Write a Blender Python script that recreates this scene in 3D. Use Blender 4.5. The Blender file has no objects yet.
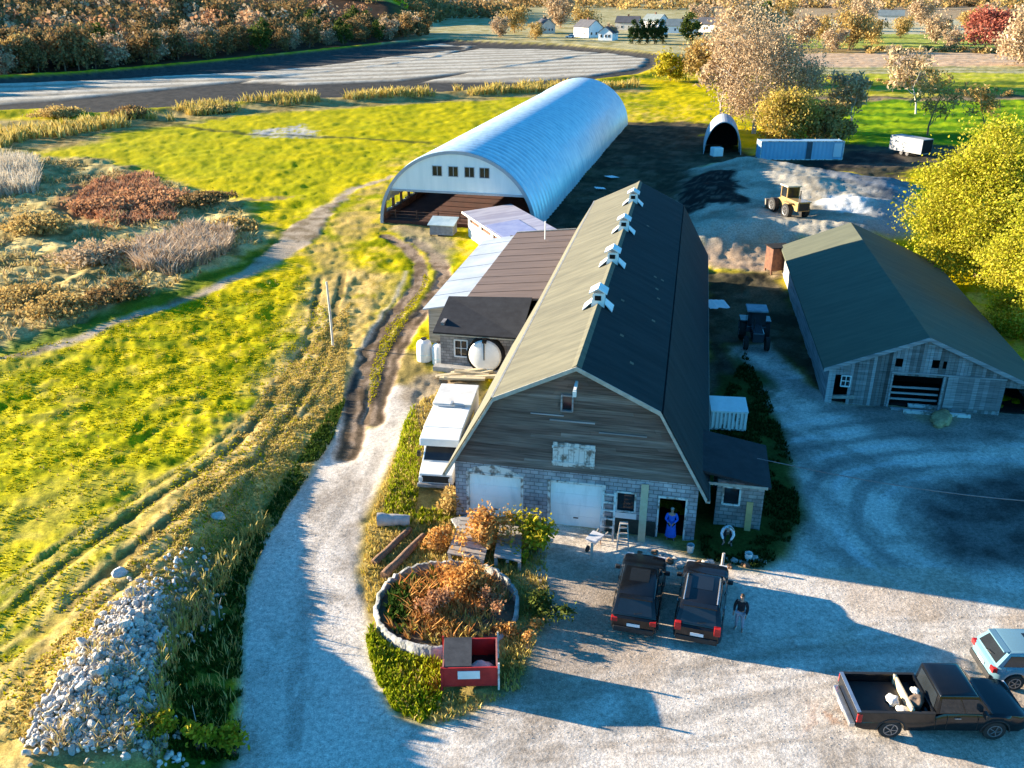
import bpy, bmesh, math, random
import numpy as np
from mathutils import Vector, Matrix
random.seed(7)
RNG = np.random.default_rng(11)
SC = bpy.context.scene
COL = SC.collection
R = math.radians
CAMH, PITCH, FPX = 24.0, 0.4235, 880.0

def at(px, py, z=0.0):
    """pixel of the photograph -> world point at height z"""
    u, v = (px - 512) / FPX, (384 - py) / FPX
    dy = math.cos(PITCH) + v * math.sin(PITCH); dz = -math.sin(PITCH) + v * math.cos(PITCH)
    t = (z - CAMH) / dz
    return u * t, dy * t

# ------------------------------------------------------------------ objects
def tag(o, label=None, cat=None, group=None, kind=None):
    if label: o['label'] = label
    if cat: o['category'] = cat
    if group: o['group'] = group
    if kind: o['kind'] = kind
    return o

def thing(name, label, cat, loc=(0, 0, 0), rz=0.0, group=None):
    o = bpy.data.objects.new(name, None); COL.objects.link(o)
    o.location = loc; o.rotation_euler = (0, 0, rz); o.empty_display_size = .2
    return tag(o, label, cat, group)

def kids(o): return [c for c in bpy.data.objects if c.parent == o]

def copy_tree(o, parent=None):
    c = o.copy(); COL.objects.link(c)
    if parent is not None: c.parent = parent
    for ch in kids(o): copy_tree(ch, c)
    return c

def np_mesh(name, verts, faces, mat, parent=None, smooth=False, colors=None):
    """verts (N,3), faces (M,k) numpy arrays"""
    me = bpy.data.meshes.new(name)
    verts = np.ascontiguousarray(verts, dtype=np.float32); faces = np.ascontiguousarray(faces, dtype=np.int32)
    n, (m, k) = len(verts), faces.shape
    me.vertices.add(n); me.vertices.foreach_set('co', verts.ravel())
    me.loops.add(m * k); me.loops.foreach_set('vertex_index', faces.ravel())
    me.polygons.add(m); me.polygons.foreach_set('loop_start', np.arange(0, m * k, k, dtype=np.int32))
    if smooth: me.polygons.foreach_set('use_smooth', np.ones(m, dtype=bool))
    if colors is not None:
        a = me.color_attributes.new('Col', 'FLOAT_COLOR', 'POINT')
        a.data.foreach_set('color', np.ascontiguousarray(colors, dtype=np.float32).ravel())
    me.update(calc_edges=True)
    if mat: me.materials.append(mat)
    o = bpy.data.objects.new(name, me); COL.objects.link(o)
    if parent is not None: o.parent = parent
    return o

class MB:
    """collects simple shapes, then links them as one mesh object"""
    def __init__(self): self.v = []; self.f = []
    def add(self, vs, fs):
        n = len(self.v); self.v += [tuple(p) for p in vs]; self.f += [tuple(i + n for i in f) for f in fs]; return self
    def box(self, x0, x1, y0, y1, z0, z1, m=None):
        vs = [(x, y, z) for z in (z0, z1) for x, y in ((x0, y0), (x1, y0), (x1, y1), (x0, y1))]
        if m is not None: vs = [m @ Vector(p) for p in vs]
        return self.add(vs, [(3, 2, 1, 0), (4, 5, 6, 7), (0, 1, 5, 4), (1, 2, 6, 5), (2, 3, 7, 6), (3, 0, 4, 7)])
    def bar(self, a, b, w, d=None):
        """square bar from a to b"""
        a, b = Vector(a), Vector(b); d = d or w; z = (b - a).normalized()
        x = z.cross(Vector((0, 0, 1)) if abs(z.z) < .95 else Vector((0, 1, 0))).normalized(); y = z.cross(x)
        vs = [p + x * sx * w / 2 + y * sy * d / 2 for p in (a, b) for sx, sy in ((-1, -1), (1, -1), (1, 1), (-1, 1))]
        return self.add(vs, [(3, 2, 1, 0), (4, 5, 6, 7), (0, 1, 5, 4), (1, 2, 6, 5), (2, 3, 7, 6), (3, 0, 4, 7)])
    def tube(self, pts, rad, n=8, cap=True):
        pts = [Vector(p) for p in pts]; rad = rad if isinstance(rad, (list, tuple)) else [rad] * len(pts)
        vs, fs = [], []; ref = None
        for i, p in enumerate(pts):
            t = (pts[min(i + 1, len(pts) - 1)] - pts[max(i - 1, 0)]).normalized()
            if ref is None: ref = t.cross(Vector((0, 0, 1)) if abs(t.z) < .9 else Vector((1, 0, 0))).normalized()
            x = (ref - t * ref.dot(t)).normalized(); y = t.cross(x); ref = x
            for k in range(n):
                a = 2 * math.pi * k / n; vs.append(p + (x * math.cos(a) + y * math.sin(a)) * rad[i])
        for i in range(len(pts) - 1):
            for k in range(n):
                q = (k + 1) % n; fs.append((i * n + k, i * n + q, (i + 1) * n + q, (i + 1) * n + k))
        if cap: fs.append(tuple(range(n - 1, -1, -1))); fs.append(tuple(range(len(vs) - n, len(vs))))
        return self.add(vs, fs)
    def lathe(self, prof, n=16, m=None):
        """profile [(r,z)] about z"""
        vs, fs = [], []
        for r, z in prof:
            for k in range(n):
                a = 2 * math.pi * k / n; p = Vector((r * math.cos(a), r * math.sin(a), z)); vs.append(m @ p if m is not None else p)
        for i in range(len(prof) - 1):
            for k in range(n):
                q = (k + 1) % n; fs.append((i * n + k, i * n + q, (i + 1) * n + q, (i + 1) * n + k))
        fs.append(tuple(range(n - 1, -1, -1))); fs.append(tuple(range(len(vs) - n, len(vs))))
        return self.add(vs, fs)
    def prism(self, poly, d):
        """poly: list of 3d points, extruded by vector d"""
        d = Vector(d); n = len(poly); vs = [Vector(p) for p in poly] + [Vector(p) + d for p in poly]
        return self.add(vs, [tuple(range(n - 1, -1, -1)), tuple(range(n, 2 * n))] + [(i, (i + 1) % n, n + (i + 1) % n, n + i) for i in range(n)])
    def slab(self, a, b, c, d, t):
        """quad a b c d thickened downwards by t along its normal"""
        a, b, c, d = map(Vector, (a, b, c, d)); nrm = (b - a).cross(d - a).normalized()
        return self.prism([a, b, c, d], -nrm * t)
    def loft(self, rings, cap=True):
        n = len(rings[0]); vs = [p for r in rings for p in r]; fs = []
        for i in range(len(rings) - 1):
            for k in range(n):
                q = (k + 1) % n; fs.append((i * n + k, i * n + q, (i + 1) * n + q, (i + 1) * n + k))
        if cap: fs.append(tuple(range(n - 1, -1, -1))); fs.append(tuple(range(len(vs) - n, len(vs))))
        return self.add(vs, fs)
    def build(self, name, mat, parent=None, smooth=False, bevel=0.0, label=None):
        me = bpy.data.meshes.new(name); me.from_pydata(self.v, [], self.f)
        bm = bmesh.new(); bm.from_mesh(me)
        bmesh.ops.recalc_face_normals(bm, faces=bm.faces)
        if bevel:
            es = [e for e in bm.edges if len(e.link_faces) == 2 and e.calc_face_angle(0) > .5]
            bmesh.ops.bevel(bm, geom=es, offset=bevel, segments=2, affect='EDGES', profile=.6)
        bm.to_mesh(me); bm.free()
        if smooth:
            me.polygons.foreach_set('use_smooth', [True] * len(me.polygons))
            try: me.set_sharp_from_angle(angle=R(smooth if smooth is not True else 40))
            except Exception: pass
        me.materials.append(mat)
        o = bpy.data.objects.new(name, me); COL.objects.link(o)
        if parent is not None: o.parent = parent
        if label: o['label'] = label
        return o

# ------------------------------------------------------------------ noise
def vnoise(x, y, seed=0):
    xi, yi = np.floor(x), np.floor(y); fx, fy = x - xi, y - yi
    fx, fy = fx * fx * (3 - 2 * fx), fy * fy * (3 - 2 * fy)
    def h(a, b):
        n = (a.astype(np.int64) * 374761393 + b.astype(np.int64) * 668265263 + seed * 1442695041) & 0xffffffff
        n = ((n ^ (n >> 13)) * 1274126177) & 0xffffffff
        return ((n ^ (n >> 16)) & 0xffffff) / float(0xffffff)
    a, b, c, d = h(xi, yi), h(xi + 1, yi), h(xi, yi + 1), h(xi + 1, yi + 1)
    return (a + (b - a) * fx) * (1 - fy) + (c + (d - c) * fx) * fy

def fbm(x, y, sc, octv=3, seed=0):
    t, a, s = 0, 1.0, 0.0
    for i in range(octv):
        t = t + a * vnoise(x / sc * 2 ** i + 17.3 * i, y / sc * 2 ** i - 9.1 * i, seed + i); s += a; a *= .55
    return t / s
def sstep(a, b, x):
    t = np.clip((x - a) / (b - a), 0, 1); return t * t * (3 - 2 * t)

def d_line(x, y, pts):
    """distance to a polyline, and signed side (+ = left of travel)"""
    best = np.full(x.shape, 1e9); side = np.zeros(x.shape)
    for (ax, ay), (bx, by) in zip(pts[:-1], pts[1:]):
        dx, dy = bx - ax, by - ay; L = dx * dx + dy * dy
        t = np.clip(((x - ax) * dx + (y - ay) * dy) / L, 0, 1)
        d = np.hypot(x - ax - t * dx, y - ay - t * dy); s = dx * (y - ay) - dy * (x - ax)
        m = d < best - 1e-9; best = np.where(m, d, best); side = np.where(m, np.sign(s), side)
    return best, side
def d_poly(x, y, pts):
    """signed distance to polygon, + inside"""
    p = list(pts) + [pts[0]]; d, _ = d_line(x, y, p); ins = np.zeros(x.shape, bool)
    for (ax, ay), (bx, by) in zip(p[:-1], p[1:]):
        if ay == by: continue
        c = ((ay > y) != (by > y)) & (x < (bx - ax) * (y - ay) / (by - ay) + ax); ins ^= c
    return np.where(ins, d, -d)
def P(*pp, z=0.0): return [at(pp[i], pp[i + 1], z) for i in range(0, len(pp), 2)]

# ------------------------------------------------------------------ materials
MATS = {}
def mat(name, c1, c2=None, sc=2.0, rough=.8, metal=0.0, bump=0.0, bsc=None, stretch=(1, 1, 1), spec=.3, c3=None, lo=.35, hi=.65, detail=5):
    """two or three tones mixed by noise in object space"""
    if name in MATS: return MATS[name]
    m = bpy.data.materials.new(name); m.use_nodes = True; nt = m.node_tree; N, L = nt.nodes, nt.links
    b = N['Principled BSDF']; b.inputs['Roughness'].default_value = rough; b.inputs['Metallic'].default_value = metal
    b.inputs['Specular IOR Level'].default_value = spec
    tc = N.new('ShaderNodeTexCoord'); mp = N.new('ShaderNodeMapping'); mp.inputs['Scale'].default_value = stretch
    L.new(tc.outputs['Object'], mp.inputs['Vector'])
    nz = N.new('ShaderNodeTexNoise'); nz.inputs['Scale'].default_value = sc; nz.inputs['Detail'].default_value = detail; nz.inputs['Roughness'].default_value = .65
    L.new(mp.outputs['Vector'], nz.inputs['Vector'])
    rp = N.new('ShaderNodeValToRGB'); e = rp.color_ramp.elements
    c2 = c2 or tuple(k * .8 for k in c1)
    e[0].position, e[1].position = lo, hi; e[0].color, e[1].color = (*c2, 1), (*c1, 1)
    if c3: k = e.new(min(.99, hi + .12)); k.color = (*c3, 1)
    L.new(nz.outputs['Fac'], rp.inputs['Fac']); L.new(rp.outputs['Color'], b.inputs['Base Color'])
    if bump:
        n2 = N.new('ShaderNodeTexNoise'); n2.inputs['Scale'].default_value = bsc or sc * 4; n2.inputs['Detail'].default_value = 6
        L.new(mp.outputs['Vector'], n2.inputs['Vector'])
        bp = N.new('ShaderNodeBump'); bp.inputs['Strength'].default_value = 1.0; bp.inputs['Distance'].default_value = bump
        L.new(n2.outputs['Fac'], bp.inputs['Height']); L.new(bp.outputs['Normal'], b.inputs['Normal'])
    m['bsdf'] = b.name; MATS[name] = m; return m

def mat_island(name, cols, rough=.85, trans=.0, nsc=0.0):
    """each loose piece (leaf, blade, board) takes one of the tones"""
    if name in MATS: return MATS[name]
    m = bpy.data.materials.new(name); m.use_nodes = True; nt = m.node_tree; N, L = nt.nodes, nt.links
    b = N['Principled BSDF']; b.inputs['Roughness'].default_value = rough; b.inputs['Specular IOR Level'].default_value = .05
    g = N.new('ShaderNodeNewGeometry'); rp = N.new('ShaderNodeValToRGB'); e = rp.color_ramp.elements
    while len(e) < len(cols): e.new(.5)
    for i, c in enumerate(cols): e[i].position = i / (len(cols) - 1); e[i].color = (*c, 1)
    L.new(g.outputs['Random Per Island'], rp.inputs['Fac']); src = rp.outputs['Color']
    if nsc:
        tc = N.new('ShaderNodeTexCoord'); mp = N.new('ShaderNodeMapping'); mp.inputs['Scale'].default_value = (.25, .25, 6)
        L.new(tc.outputs['Object'], mp.inputs['Vector'])
        nz = N.new('ShaderNodeTexNoise'); nz.inputs['Scale'].default_value = nsc; nz.inputs['Detail'].default_value = 6
        L.new(mp.outputs['Vector'], nz.inputs['Vector'])
        mr = N.new('ShaderNodeMapRange'); mr.inputs['From Min'].default_value = .3; mr.inputs['From Max'].default_value = .7
        mr.inputs['To Min'].default_value = .55; mr.inputs['To Max'].default_value = 1.5; L.new(nz.outputs['Fac'], mr.inputs['Value'])
        mx = N.new('ShaderNodeMix'); mx.data_type = 'RGBA'; mx.blend_type = 'MULTIPLY'; mx.inputs['Factor'].default_value = 1
        L.new(src, mx.inputs['A']); L.new(mr.outputs['Result'], mx.inputs['B']); src = mx.outputs['Result']
    L.new(src, b.inputs['Base Color'])
    if trans:
        t = N.new('ShaderNodeBsdfTranslucent'); L.new(src, t.inputs['Color'])
        mx = N.new('ShaderNodeMixShader'); mx.inputs['Fac'].default_value = trans
        L.new(b.outputs['BSDF'], mx.inputs[1]); L.new(t.outputs['BSDF'], mx.inputs[2]); L.new(mx.outputs['Shader'], N['Material Output'].inputs['Surface'])
    MATS[name] = m; return m

def mat_blocks(name, c1, c2, mortar, w=.42, h=.21):
    if name in MATS: return MATS[name]
    m = bpy.data.materials.new(name); m.use_nodes = True; nt = m.node_tree; N, L = nt.nodes, nt.links
    b = N['Principled BSDF']; b.inputs['Roughness'].default_value = .9
    tc = N.new('ShaderNodeTexCoord'); sp = N.new('ShaderNodeSeparateXYZ'); cb = N.new('ShaderNodeCombineXYZ'); ad = N.new('ShaderNodeMath')
    L.new(tc.outputs['Object'], sp.inputs['Vector']); L.new(sp.outputs['X'], ad.inputs[0]); L.new(sp.outputs['Y'], ad.inputs[1])
    L.new(ad.outputs[0], cb.inputs['X']); L.new(sp.outputs['Z'], cb.inputs['Y'])
    br = N.new('ShaderNodeTexBrick'); br.inputs['Scale'].default_value = 1; br.inputs['Brick Width'].default_value = w; br.inputs['Row Height'].default_value = h
    br.inputs['Mortar Size'].default_value = .018; br.inputs['Color1'].default_value = (*c1, 1); br.inputs['Color2'].default_value = (*c2, 1); br.inputs['Mortar'].default_value = (*mortar, 1)
    L.new(cb.outputs['Vector'], br.inputs['Vector'])
    nz = N.new('ShaderNodeTexNoise'); nz.inputs['Scale'].default_value = 1.3; nz.inputs['Detail'].default_value = 7; L.new(tc.outputs['Object'], nz.inputs['Vector'])
    mr = N.new('ShaderNodeMapRange'); mr.inputs['From Min'].default_value = .3; mr.inputs['From Max'].default_value = .7; mr.inputs['To Min'].default_value = .5; mr.inputs['To Max'].default_value = 1.35
    L.new(nz.outputs['Fac'], mr.inputs['Value'])
    mx = N.new('ShaderNodeMix'); mx.data_type = 'RGBA'; mx.blend_type = 'MULTIPLY'; mx.inputs['Factor'].default_value = 1
    L.new(br.outputs['Color'], mx.inputs['A']); L.new(mr.outputs['Result'], mx.inputs['B']); L.new(mx.outputs['Result'], b.inputs['Base Color'])
    bp = N.new('ShaderNodeBump'); bp.inputs['Distance'].default_value = .02; bp.inputs['Strength'].default_value = .8
    L.new(br.outputs['Fac'], bp.inputs['Height']); bp.invert = True; L.new(bp.outputs['Normal'], b.inputs['Normal'])
    MATS[name] = m; return m

def glass(name='dark_glass', c=(.02, .025, .03)): return mat(name, c, tuple(k * .7 for k in c), 1.0, rough=.06, spec=.6)
# ------------------------------------------------------------------ the ground
ROAD_L = P(232,790, 238,740, 240,690, 240,640, 247,590, 262,545, 285,505, 310,472, 330,440, 343,410, 352,380, 362,350, 380,318, 398,292, 404,270, 396,250)
WOOD_EDGE = P(-300,105, -120,90, 0,76, 90,70, 200,60, 300,50, 400,40, 440,33)

ZS = 1.3
YARD_SAND = P(676,236, 680,205, 690,166, 740,156, 800,163, 850,170, 905,176, 918,205, 915,230, 840,240, 780,234, 720,236, z=ZS)
SAND_HEAPS = [(*at(765,180,ZS), 7, 5, 0.62), (*at(715,160,ZS), 10, 4, 0.50), (*at(845,207,ZS), 4.2, 2.6, 0.81), (*at(735,228,ZS), 7, 3, 0.43), (*at(810,185,ZS), 3.5, 5, 0.50), (*at(712,192,ZS), 4, 4, 0.56), (*at(875,250,ZS), 5, 4, 0.37)]
BOG = P(-200,120, -200,82, 0,79, 90,74, 200,64, 300,54, 400,43, 440,40, 570,46, 664,55, 668,64, 640,76, 560,86, 480,92, 380,99, 250,104, 150,112, 100,116, 40,112)
PUD1 = P(343,412, 346,396, 351,384, 354,372, 359,371, 358,382, 359,393, 355,404, 353,416, 347,419)
PUD2 = P(376,402, 378,390, 382,378, 385,372, 387,377, 385,388, 384,398, 380,408)

def height(x, y):
    x = np.asarray(x, float); y = np.asarray(y, float)
    d, s = d_line(x, y, ROAD_L); d = d * s + (fbm(x, y, 2.5, 2, 5) - .5) * 1.2
    fade = 1 - sstep(31, 52, y)
    left = np.where(x < 0, 1.0, 0.0)
    z = 1.25 * sstep(.3, 3.6, d) * fade * left * (1 - .5 * sstep(5, 20, d) * fade)
    # heap that carries the field stones
    z = z + .75 * np.exp(-(((x + 14.6) / 2.2) ** 2 + ((y - 25.3) / 3.6) ** 2)) 
    # sand piles of the yard
    yard = sstep(-2, 5, d_poly(x, y, YARD_SAND))
    r = fbm(x, y, 9, 3, 40); z = z + ZS * sstep(-3, 3.5, d_poly(x, y, YARD_SAND))
    z = z + yard * (.35 * sstep(.5, .75, r) + .15 * fbm(x, y, 2, 3, 41))
    for cx, cy, sx, sy, hh in SAND_HEAPS:
        z = z + hh * np.exp(-(((x - cx) / sx) ** 2 + ((y - cy) / sy) ** 2)) * (.8 + .4 * fbm(x, y, 3, 3, 42))
    # bog dykes and the wooded hill
    dw, sw = d_line(x, y, WOOD_EDGE); dw = dw * sw
    hillf = 1 - sstep(-.135, -.075, x / np.maximum(y, 1))
    z = z + 22 * sstep(5, 260, dw) * hillf
    b = d_poly(x, y, BOG)
    z = z - .9 * sstep(0, 6, b) + .9 * np.exp(-((b + 2) / 4.0) ** 2) * (y > 110)
    # far land lifts gently to the horizon
    z = z + 7 * sstep(700, 2500, np.hypot(x, y))
    return z
def hz(x, y): return float(height(np.array([x]), np.array([y]))[0])





def make_ground():
    ys = np.concatenate([[-400, -120, -40, -10, 5, 12, 15.5], 17.5 * 1.0068 ** np.arange(0, 640), ])
    ys = np.concatenate([ys, [1500, 1800, 2300, 3000, 4200, 7000, 12000]])
    us = np.concatenate([[-40, -14, -6, -3, -1.8, -1.2, -.9], np.linspace(-.78, .78, 720), [.9, 1.2, 1.8, 3, 6, 14, 40]])
    Y, U = np.meshgrid(ys, us, indexing='ij'); X = U * np.maximum(np.abs(Y), 18.0)
    x, y = X.ravel(), Y.ravel()
    z = height(x, y); dist = np.hypot(x, y)
    # --- zone masks, with ragged borders
    wob = np.clip(dist / 60, .35, 4)
    wx = x + (fbm(x, y, 1.6, 3, 1) - .5) * 1.6 * wob + (fbm(x, y, 9, 2, 3) - .5) * 2.2 * wob
    wy = y + (fbm(x, y, 1.6, 3, 2) - .5) * 1.6 * wob + (fbm(x, y, 9, 2, 4) - .5) * 2.2 * wob
    n1, n2, n3 = fbm(x, y, 1.1, 4, 10), fbm(x, y, 5.5, 4, 11), fbm(x, y, 22, 4, 12)
    nf = fbm(x, y, .35, 2, 13)
    C = np.zeros((len(x), 3)); rough_amt = np.ones(len(x))          # rough_amt: how tussocky the ground is
    def lerp(c, m): 
        nonlocal C
        C = C * (1 - m[:, None]) + np.asarray(c) * m[:, None] if np.ndim(c) == 1 else C * (1 - m[:, None]) + c * m[:, None]
    def tone(a, b, t): return np.asarray(a)[None] * (1 - t[:, None]) + np.asarray(b)[None] * t[:, None]
    def zone(pts, soft=.6): return sstep(-soft, soft, d_poly(wx, wy, pts))
    def lane(pts, w, soft=.5): return 1 - sstep(w - soft, w + soft, d_line(wx, wy, pts)[0])
    GREEN, LIME, DRY, STRAW = (.22, .24, .001), (.56, .43, .001), (.50, .32, .04), (.60, .43, .11)
    # fields
    C[:] = tone(GREEN, LIME, sstep(.3, .6, n2 * .6 + n1 * .4))
    lerp(tone(DRY, STRAW, n1), .75 * sstep(.52, .68, n3 * .55 + n1 * .45))
    near = 1 - sstep(45, 75, y)
    nf_left = np.where(x < -5, 1, 0) * near
    lerp(tone((.22, .25, .001), (.57, .44, .001), sstep(.3, .55, n1)), nf_left * .6)
    lerp(tone((.36, .24, .07), (.56, .42, .14), nf), nf_left * .65 * sstep(.50, .64, n1 * .55 + n2 * .45))
    lerp(tone((.13, .17, .002), (.52, .45, .005), sstep(.35, .6, nf)), nf_left * .55)
    lerp(np.array((.14, .17, .004)), nf_left * .35 * sstep(.52, .66, fbm(x, y, 1.3, 3, 95)))
    lerp(tone((.30, .24, .03), (.46, .37, .09), n1), nf_left * .5 * sstep(.48, .62, fbm(x, y, 12, 4, 96)))
    # big bright meadow beyond the brush
    m = zone(P(30,165, 120,128, 250,108, 400,98, 540,92, 620,92, 620,125, 420,145, 360,180, 300,215, 200,185, 110,160), 2.5)
    lerp(tone((.30, .31, .001), (.48, .39, .001), n2), m * (.75 + .25 * sstep(.4, .6, n1)))
    lerp(np.array((.42, .40, .36)), zone(P(246,135, 262,129, 300,124, 318,130, 322,137, 290,138), 1.2) * sstep(.3, .55, n1 * .5 + nf * .5))
    lerp(np.array((.30, .20, .11)), .8 * lane(P(235,200, 290,197), .8) * sstep(.4, .6, n1))
    lerp(tone((.15, .12, .04), (.34, .25, .09), n1), zone(P(335,480, 345,400, 372,360, 420,350, 440,372, 520,400, 560,520, 700,540, 700,400, 735,340, 775,340, 815,480, 830,600, 520,760, 380,760, 330,620), .8) * .95)
    # tan verge between the bogs and the meadow
    m = zone(P(-60,150, -60,118, 60,122, 150,114, 260,104, 400,97, 640,85, 640,92, 420,103, 300,110, 190,122, 110,134, 60,150), 3)
    lerp(tone((.20, .13, .045), (.44, .33, .14), sstep(.3, .65, n1 * .5 + n2 * .5)), m * .92); 
    # brushy land on the left
    m = zone(P(-200,420, -200,130, 30,150, 110,163, 190,186, 240,205, 262,240, 235,262, 180,285, 120,308, 60,330, 0,348), 1.5)
    lerp(tone((.22, .165, .06), (.56, .45, .20), sstep(.3, .66, n1 * .6 + n2 * .4)), m * .95); brush = m
    lerp(tone((.16, .065, .03), (.36, .15, .07), n1), m * .85 * sstep(-1.5, 2, d_poly(wx, wy, P(60,210, 85,175, 150,168, 178,200, 180,222, 90,228))))
    # green grass verge along the track, the brush's shade painted in as dark green
    m = zone(P(0,352, 0,338, 80,318, 170,286, 240,262, 262,243, 280,228, 294,240, 284,256, 240,272, 170,300, 100,326, 40,345), 1.0)
    lerp(tone((.05, .10, .008), (.11, .17, .012), n1), m * .9)
    # dry land between field and lane
    m = (1 - sstep(1.8, 5.2, d_line(wx, wy, P(40,745, 100,660, 185,560, 250,480, 300,400, 332,330, 350,270, z=1.0))[0])) * np.where(y < 95, 1, 0)
    lerp(tone((.33, .22, .05), (.58, .41, .14), sstep(.3, .65, n1 * .6 + nf * .4)), m * .95 * sstep(.22, .42, n2 * .5 + n1 * .5))
    ruts = np.zeros(len(x))
    for l, w in ((P(322,268, 312,305, 300,340, 270,385, 235,440, 160,500, 80,560, 0,625, -60,675, z=.8), .30), (P(345,262, 334,300, 320,345, 296,392, 262,445, 200,500, 125,565, 45,635, 0,668, -60,720, z=.9), .34), (P(318,315, 290,352, 255,395, 215,440, 140,500, 60,555, 0,600, z=.7), .16), (P(338,330, 322,372, 285,425, 225,500, 150,570, 70,640, 0,705, z=1.0), .18)):
        dd = d_line(x + (n2 - .5) * .9, y + (n2 - .5) * .9, l)[0]; q = (1 - sstep(w * .5, w * 1.3, dd)) * (.25 + .75 * sstep(.3, .55, n2 * .5 + n1 * .5)); ruts = np.maximum(ruts, q * min(1, w / .3)); lerp(tone((.07, .055, .018), (.20, .14, .05), n1), q * .85 * min(1, w / .26))
        lerp(tone((.42, .29, .10), (.60, .44, .18), nf), (1 - sstep(w * 1.2, w * 3.4, dd)) * sstep(w * .8, w * 1.5, dd) * .6)
    dd = d_line(wx * .3 + x * .7, wy * .3 + y * .7, P(150,120, 200,129, 250,134, 330,137, 380,140, 430,142))[0]; lerp(np.array((.06, .07, .015)), .8 * (1 - sstep(.5, 1.3, dd)))
    # bogs: dark soil, painted also for the near bank's shade, and pale covered beds
    m = sstep(-1, 2, d_poly(x, y, BOG)); bog = m
    lerp(tone((.022, .024, .024), (.10, .09, .075), n1), m)
    for pp in (P(-60,101, -60,82, 0,81, 90,78, 180,73, 250,70, 320,64, 400,54, 470,47, 455,44, 440,42, 400,47, 430,45, 474,44, 440,55, 380,64, 300,73, 250,78, 150,88, 60,97, 0,101),
               P(244,80, 262,74, 330,70, 410,59, 480,47, 560,48, 600,51, 560,58, 470,70, 400,78, 300,82), P(420,80, 480,68, 570,55, 606,51, 650,57, 640,66, 590,74, 520,80)):
        dd = d_poly(x + (n2 - .5) * 3, y + (n2 - .5) * 3, pp); mm = sstep(-1, 1.5, dd) * m
        row = .5 + .5 * np.sin((-x * .32 + y * .9) * .5 + n3 * 4)
        br = 1.15 if pp[0][0] < -150 else .72
        lerp(tone(np.array((.50, .43, .32)) * br, np.array((.84, .76, .60)) * br, sstep(.3, .7, n2 * .4 + row * .45 + n1 * .15)), mm * (.92 - .35 * sstep(.55, .75, n1)))
        z += .35 * mm + .12 * row * mm
    # far right farmland in bands
    fr = sstep(0, 4, x - (44 + (y - 140) * .17)) * np.where(y > 130, 1, 0)
    bands = [(130, 150, (.06, .055, .04), (.13, .10, .06)), (150, 212, (.09, .20, .003), (.26, .36, .005)), (212, 222, (.13, .10, .05), (.28, .2, .12)), (222, 243, (.3, .28, .01), (.45, .38, .05)),
             (243, 256, (.09, .14, .012), (.15, .19, .02)), (256, 280, (.36, .37, .02), (.46, .42, .06)), (280, 305, (.28, .25, .09), (.42, .38, .2)), (305, 372, (.48, .32, .19), (.58, .41, .26)), (372, 400, (.22, .15, .06), (.33, .24, .1)),
             (400, 520, (.25, .28, .04), (.42, .43, .09)), (520, 760, (.38, .33, .18), (.56, .50, .32)), (760, 20000, (.30, .20, .11), (.40, .30, .17))]
    yy = wy - .06 * (x - 60) + 4 * (n3 - .5)
    for a, b, c1, c2 in bands:
        q = sstep(a - 2, a + 2, yy) * (1 - sstep(b - 2, b + 2, yy)) * fr
        st = sstep(.35, .65, .5 + .5 * np.sin(yy * .62 + 2 * n3) * .8 + (n1 - .5) * .5)
        lerp(tone(c1, c2, st), q)
    mid = np.where((y > 290) & (x > -60), 1, 0) * (1 - fr) * (1 - bog)
    lerp(tone((.30, .25, .10), (.46, .40, .22), sstep(.35, .6, n2)), mid * .95)
    # wooded hill floor
    dw, sw = d_line(x, y, WOOD_EDGE); lerp(tone((.035, .022, .012), (.10, .055, .03), n2), sstep(-62, -45, dw * sw) * (y < 700) * sstep(-1, -3, d_poly(x, y, BOG)) * (1 - sstep(-.135, -.075, x / np.maximum(y, 1))))
    # dark mud around and behind the sheds, also painting the hoop barn's shade
    MUD_SHADE1, MUD_SHADE2 = (.022, .022, .022), (.085, .07, .055)
    for pp in (P(515,232, 535,215, 560,185, 600,140, 625,122, 660,122, 705,124, 720,140, 770,158, 905,150, 920,170, 905,182, 840,172, 700,172, 690,190, 684,250, 700,262, 640,250),
               P(696,420, 700,262, 700,270, 790,275, 832,330, 834,400, 800,395, 770,345, 735,350, 745,395)):
        lerp(tone(MUD_SHADE1, MUD_SHADE2, sstep(.4, .65, n1 * .5 + n2 * .5)), zone(pp, 1.2) * .95)
    lerp(tone((.30, .20, .12), (.50, .37, .25), n1), zone(P(695,240, 700,262, 742,271, 788,277, 800,250, 790,240), .8))
    # sand yard
    m = zone(YARD_SAND, 1.5)
    lerp(tone((.24, .21, .155), (.46, .41, .315), sstep(.3, .65, n1 * .4 + n2 * .6)), m)
    lerp(tone((.10, .11, .12), (.26, .27, .28), sstep(.35, .65, n2)), m * sstep(-2, 3, d_poly(wx, wy, P(800,166, 925,170, 925,262, 850,262, 820,240, 868,222, 880,200, 852,186, z=ZS))))
    lerp(tone((.015, .014, .013), (.11, .085, .065), sstep(.5, .75, nf * .5 + n1 * .5)), sstep(-.6, .6, d_poly(wx, wy, P(676,210, 684,176, 738,174, 740,190, 742,206, z=ZS))))
    lerp(np.array((.62, .62, .58)), sstep(-.5, .8, d_poly(wx, wy, P(823,207, 832,198, 852,196, 870,200, 880,208, 872,217, 838,218, z=ZS))))
    track = np.minimum(d_line(wx, wy, P(790,225, 775,205, 762,185, z=ZS))[0], d_line(wx, wy, P(800,225, 812,200, 800,180, z=ZS))[0]); lerp(np.array((.22, .19, .14)), .6 * (1 - sstep(.3, .9, track)))
    # grey yard in front of the sheds and the gravel lane
    lane_poly = ROAD_L[1:15] + P(352,392, 374,392, 398,386, 420,390, 404,430, 380,475, 362,525, 356,565, 364,620, 372,665, 384,698, 402,718, 430,728, 468,716, 506,704, 512,690, 512,790, 300,800, 232,790)
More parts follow.
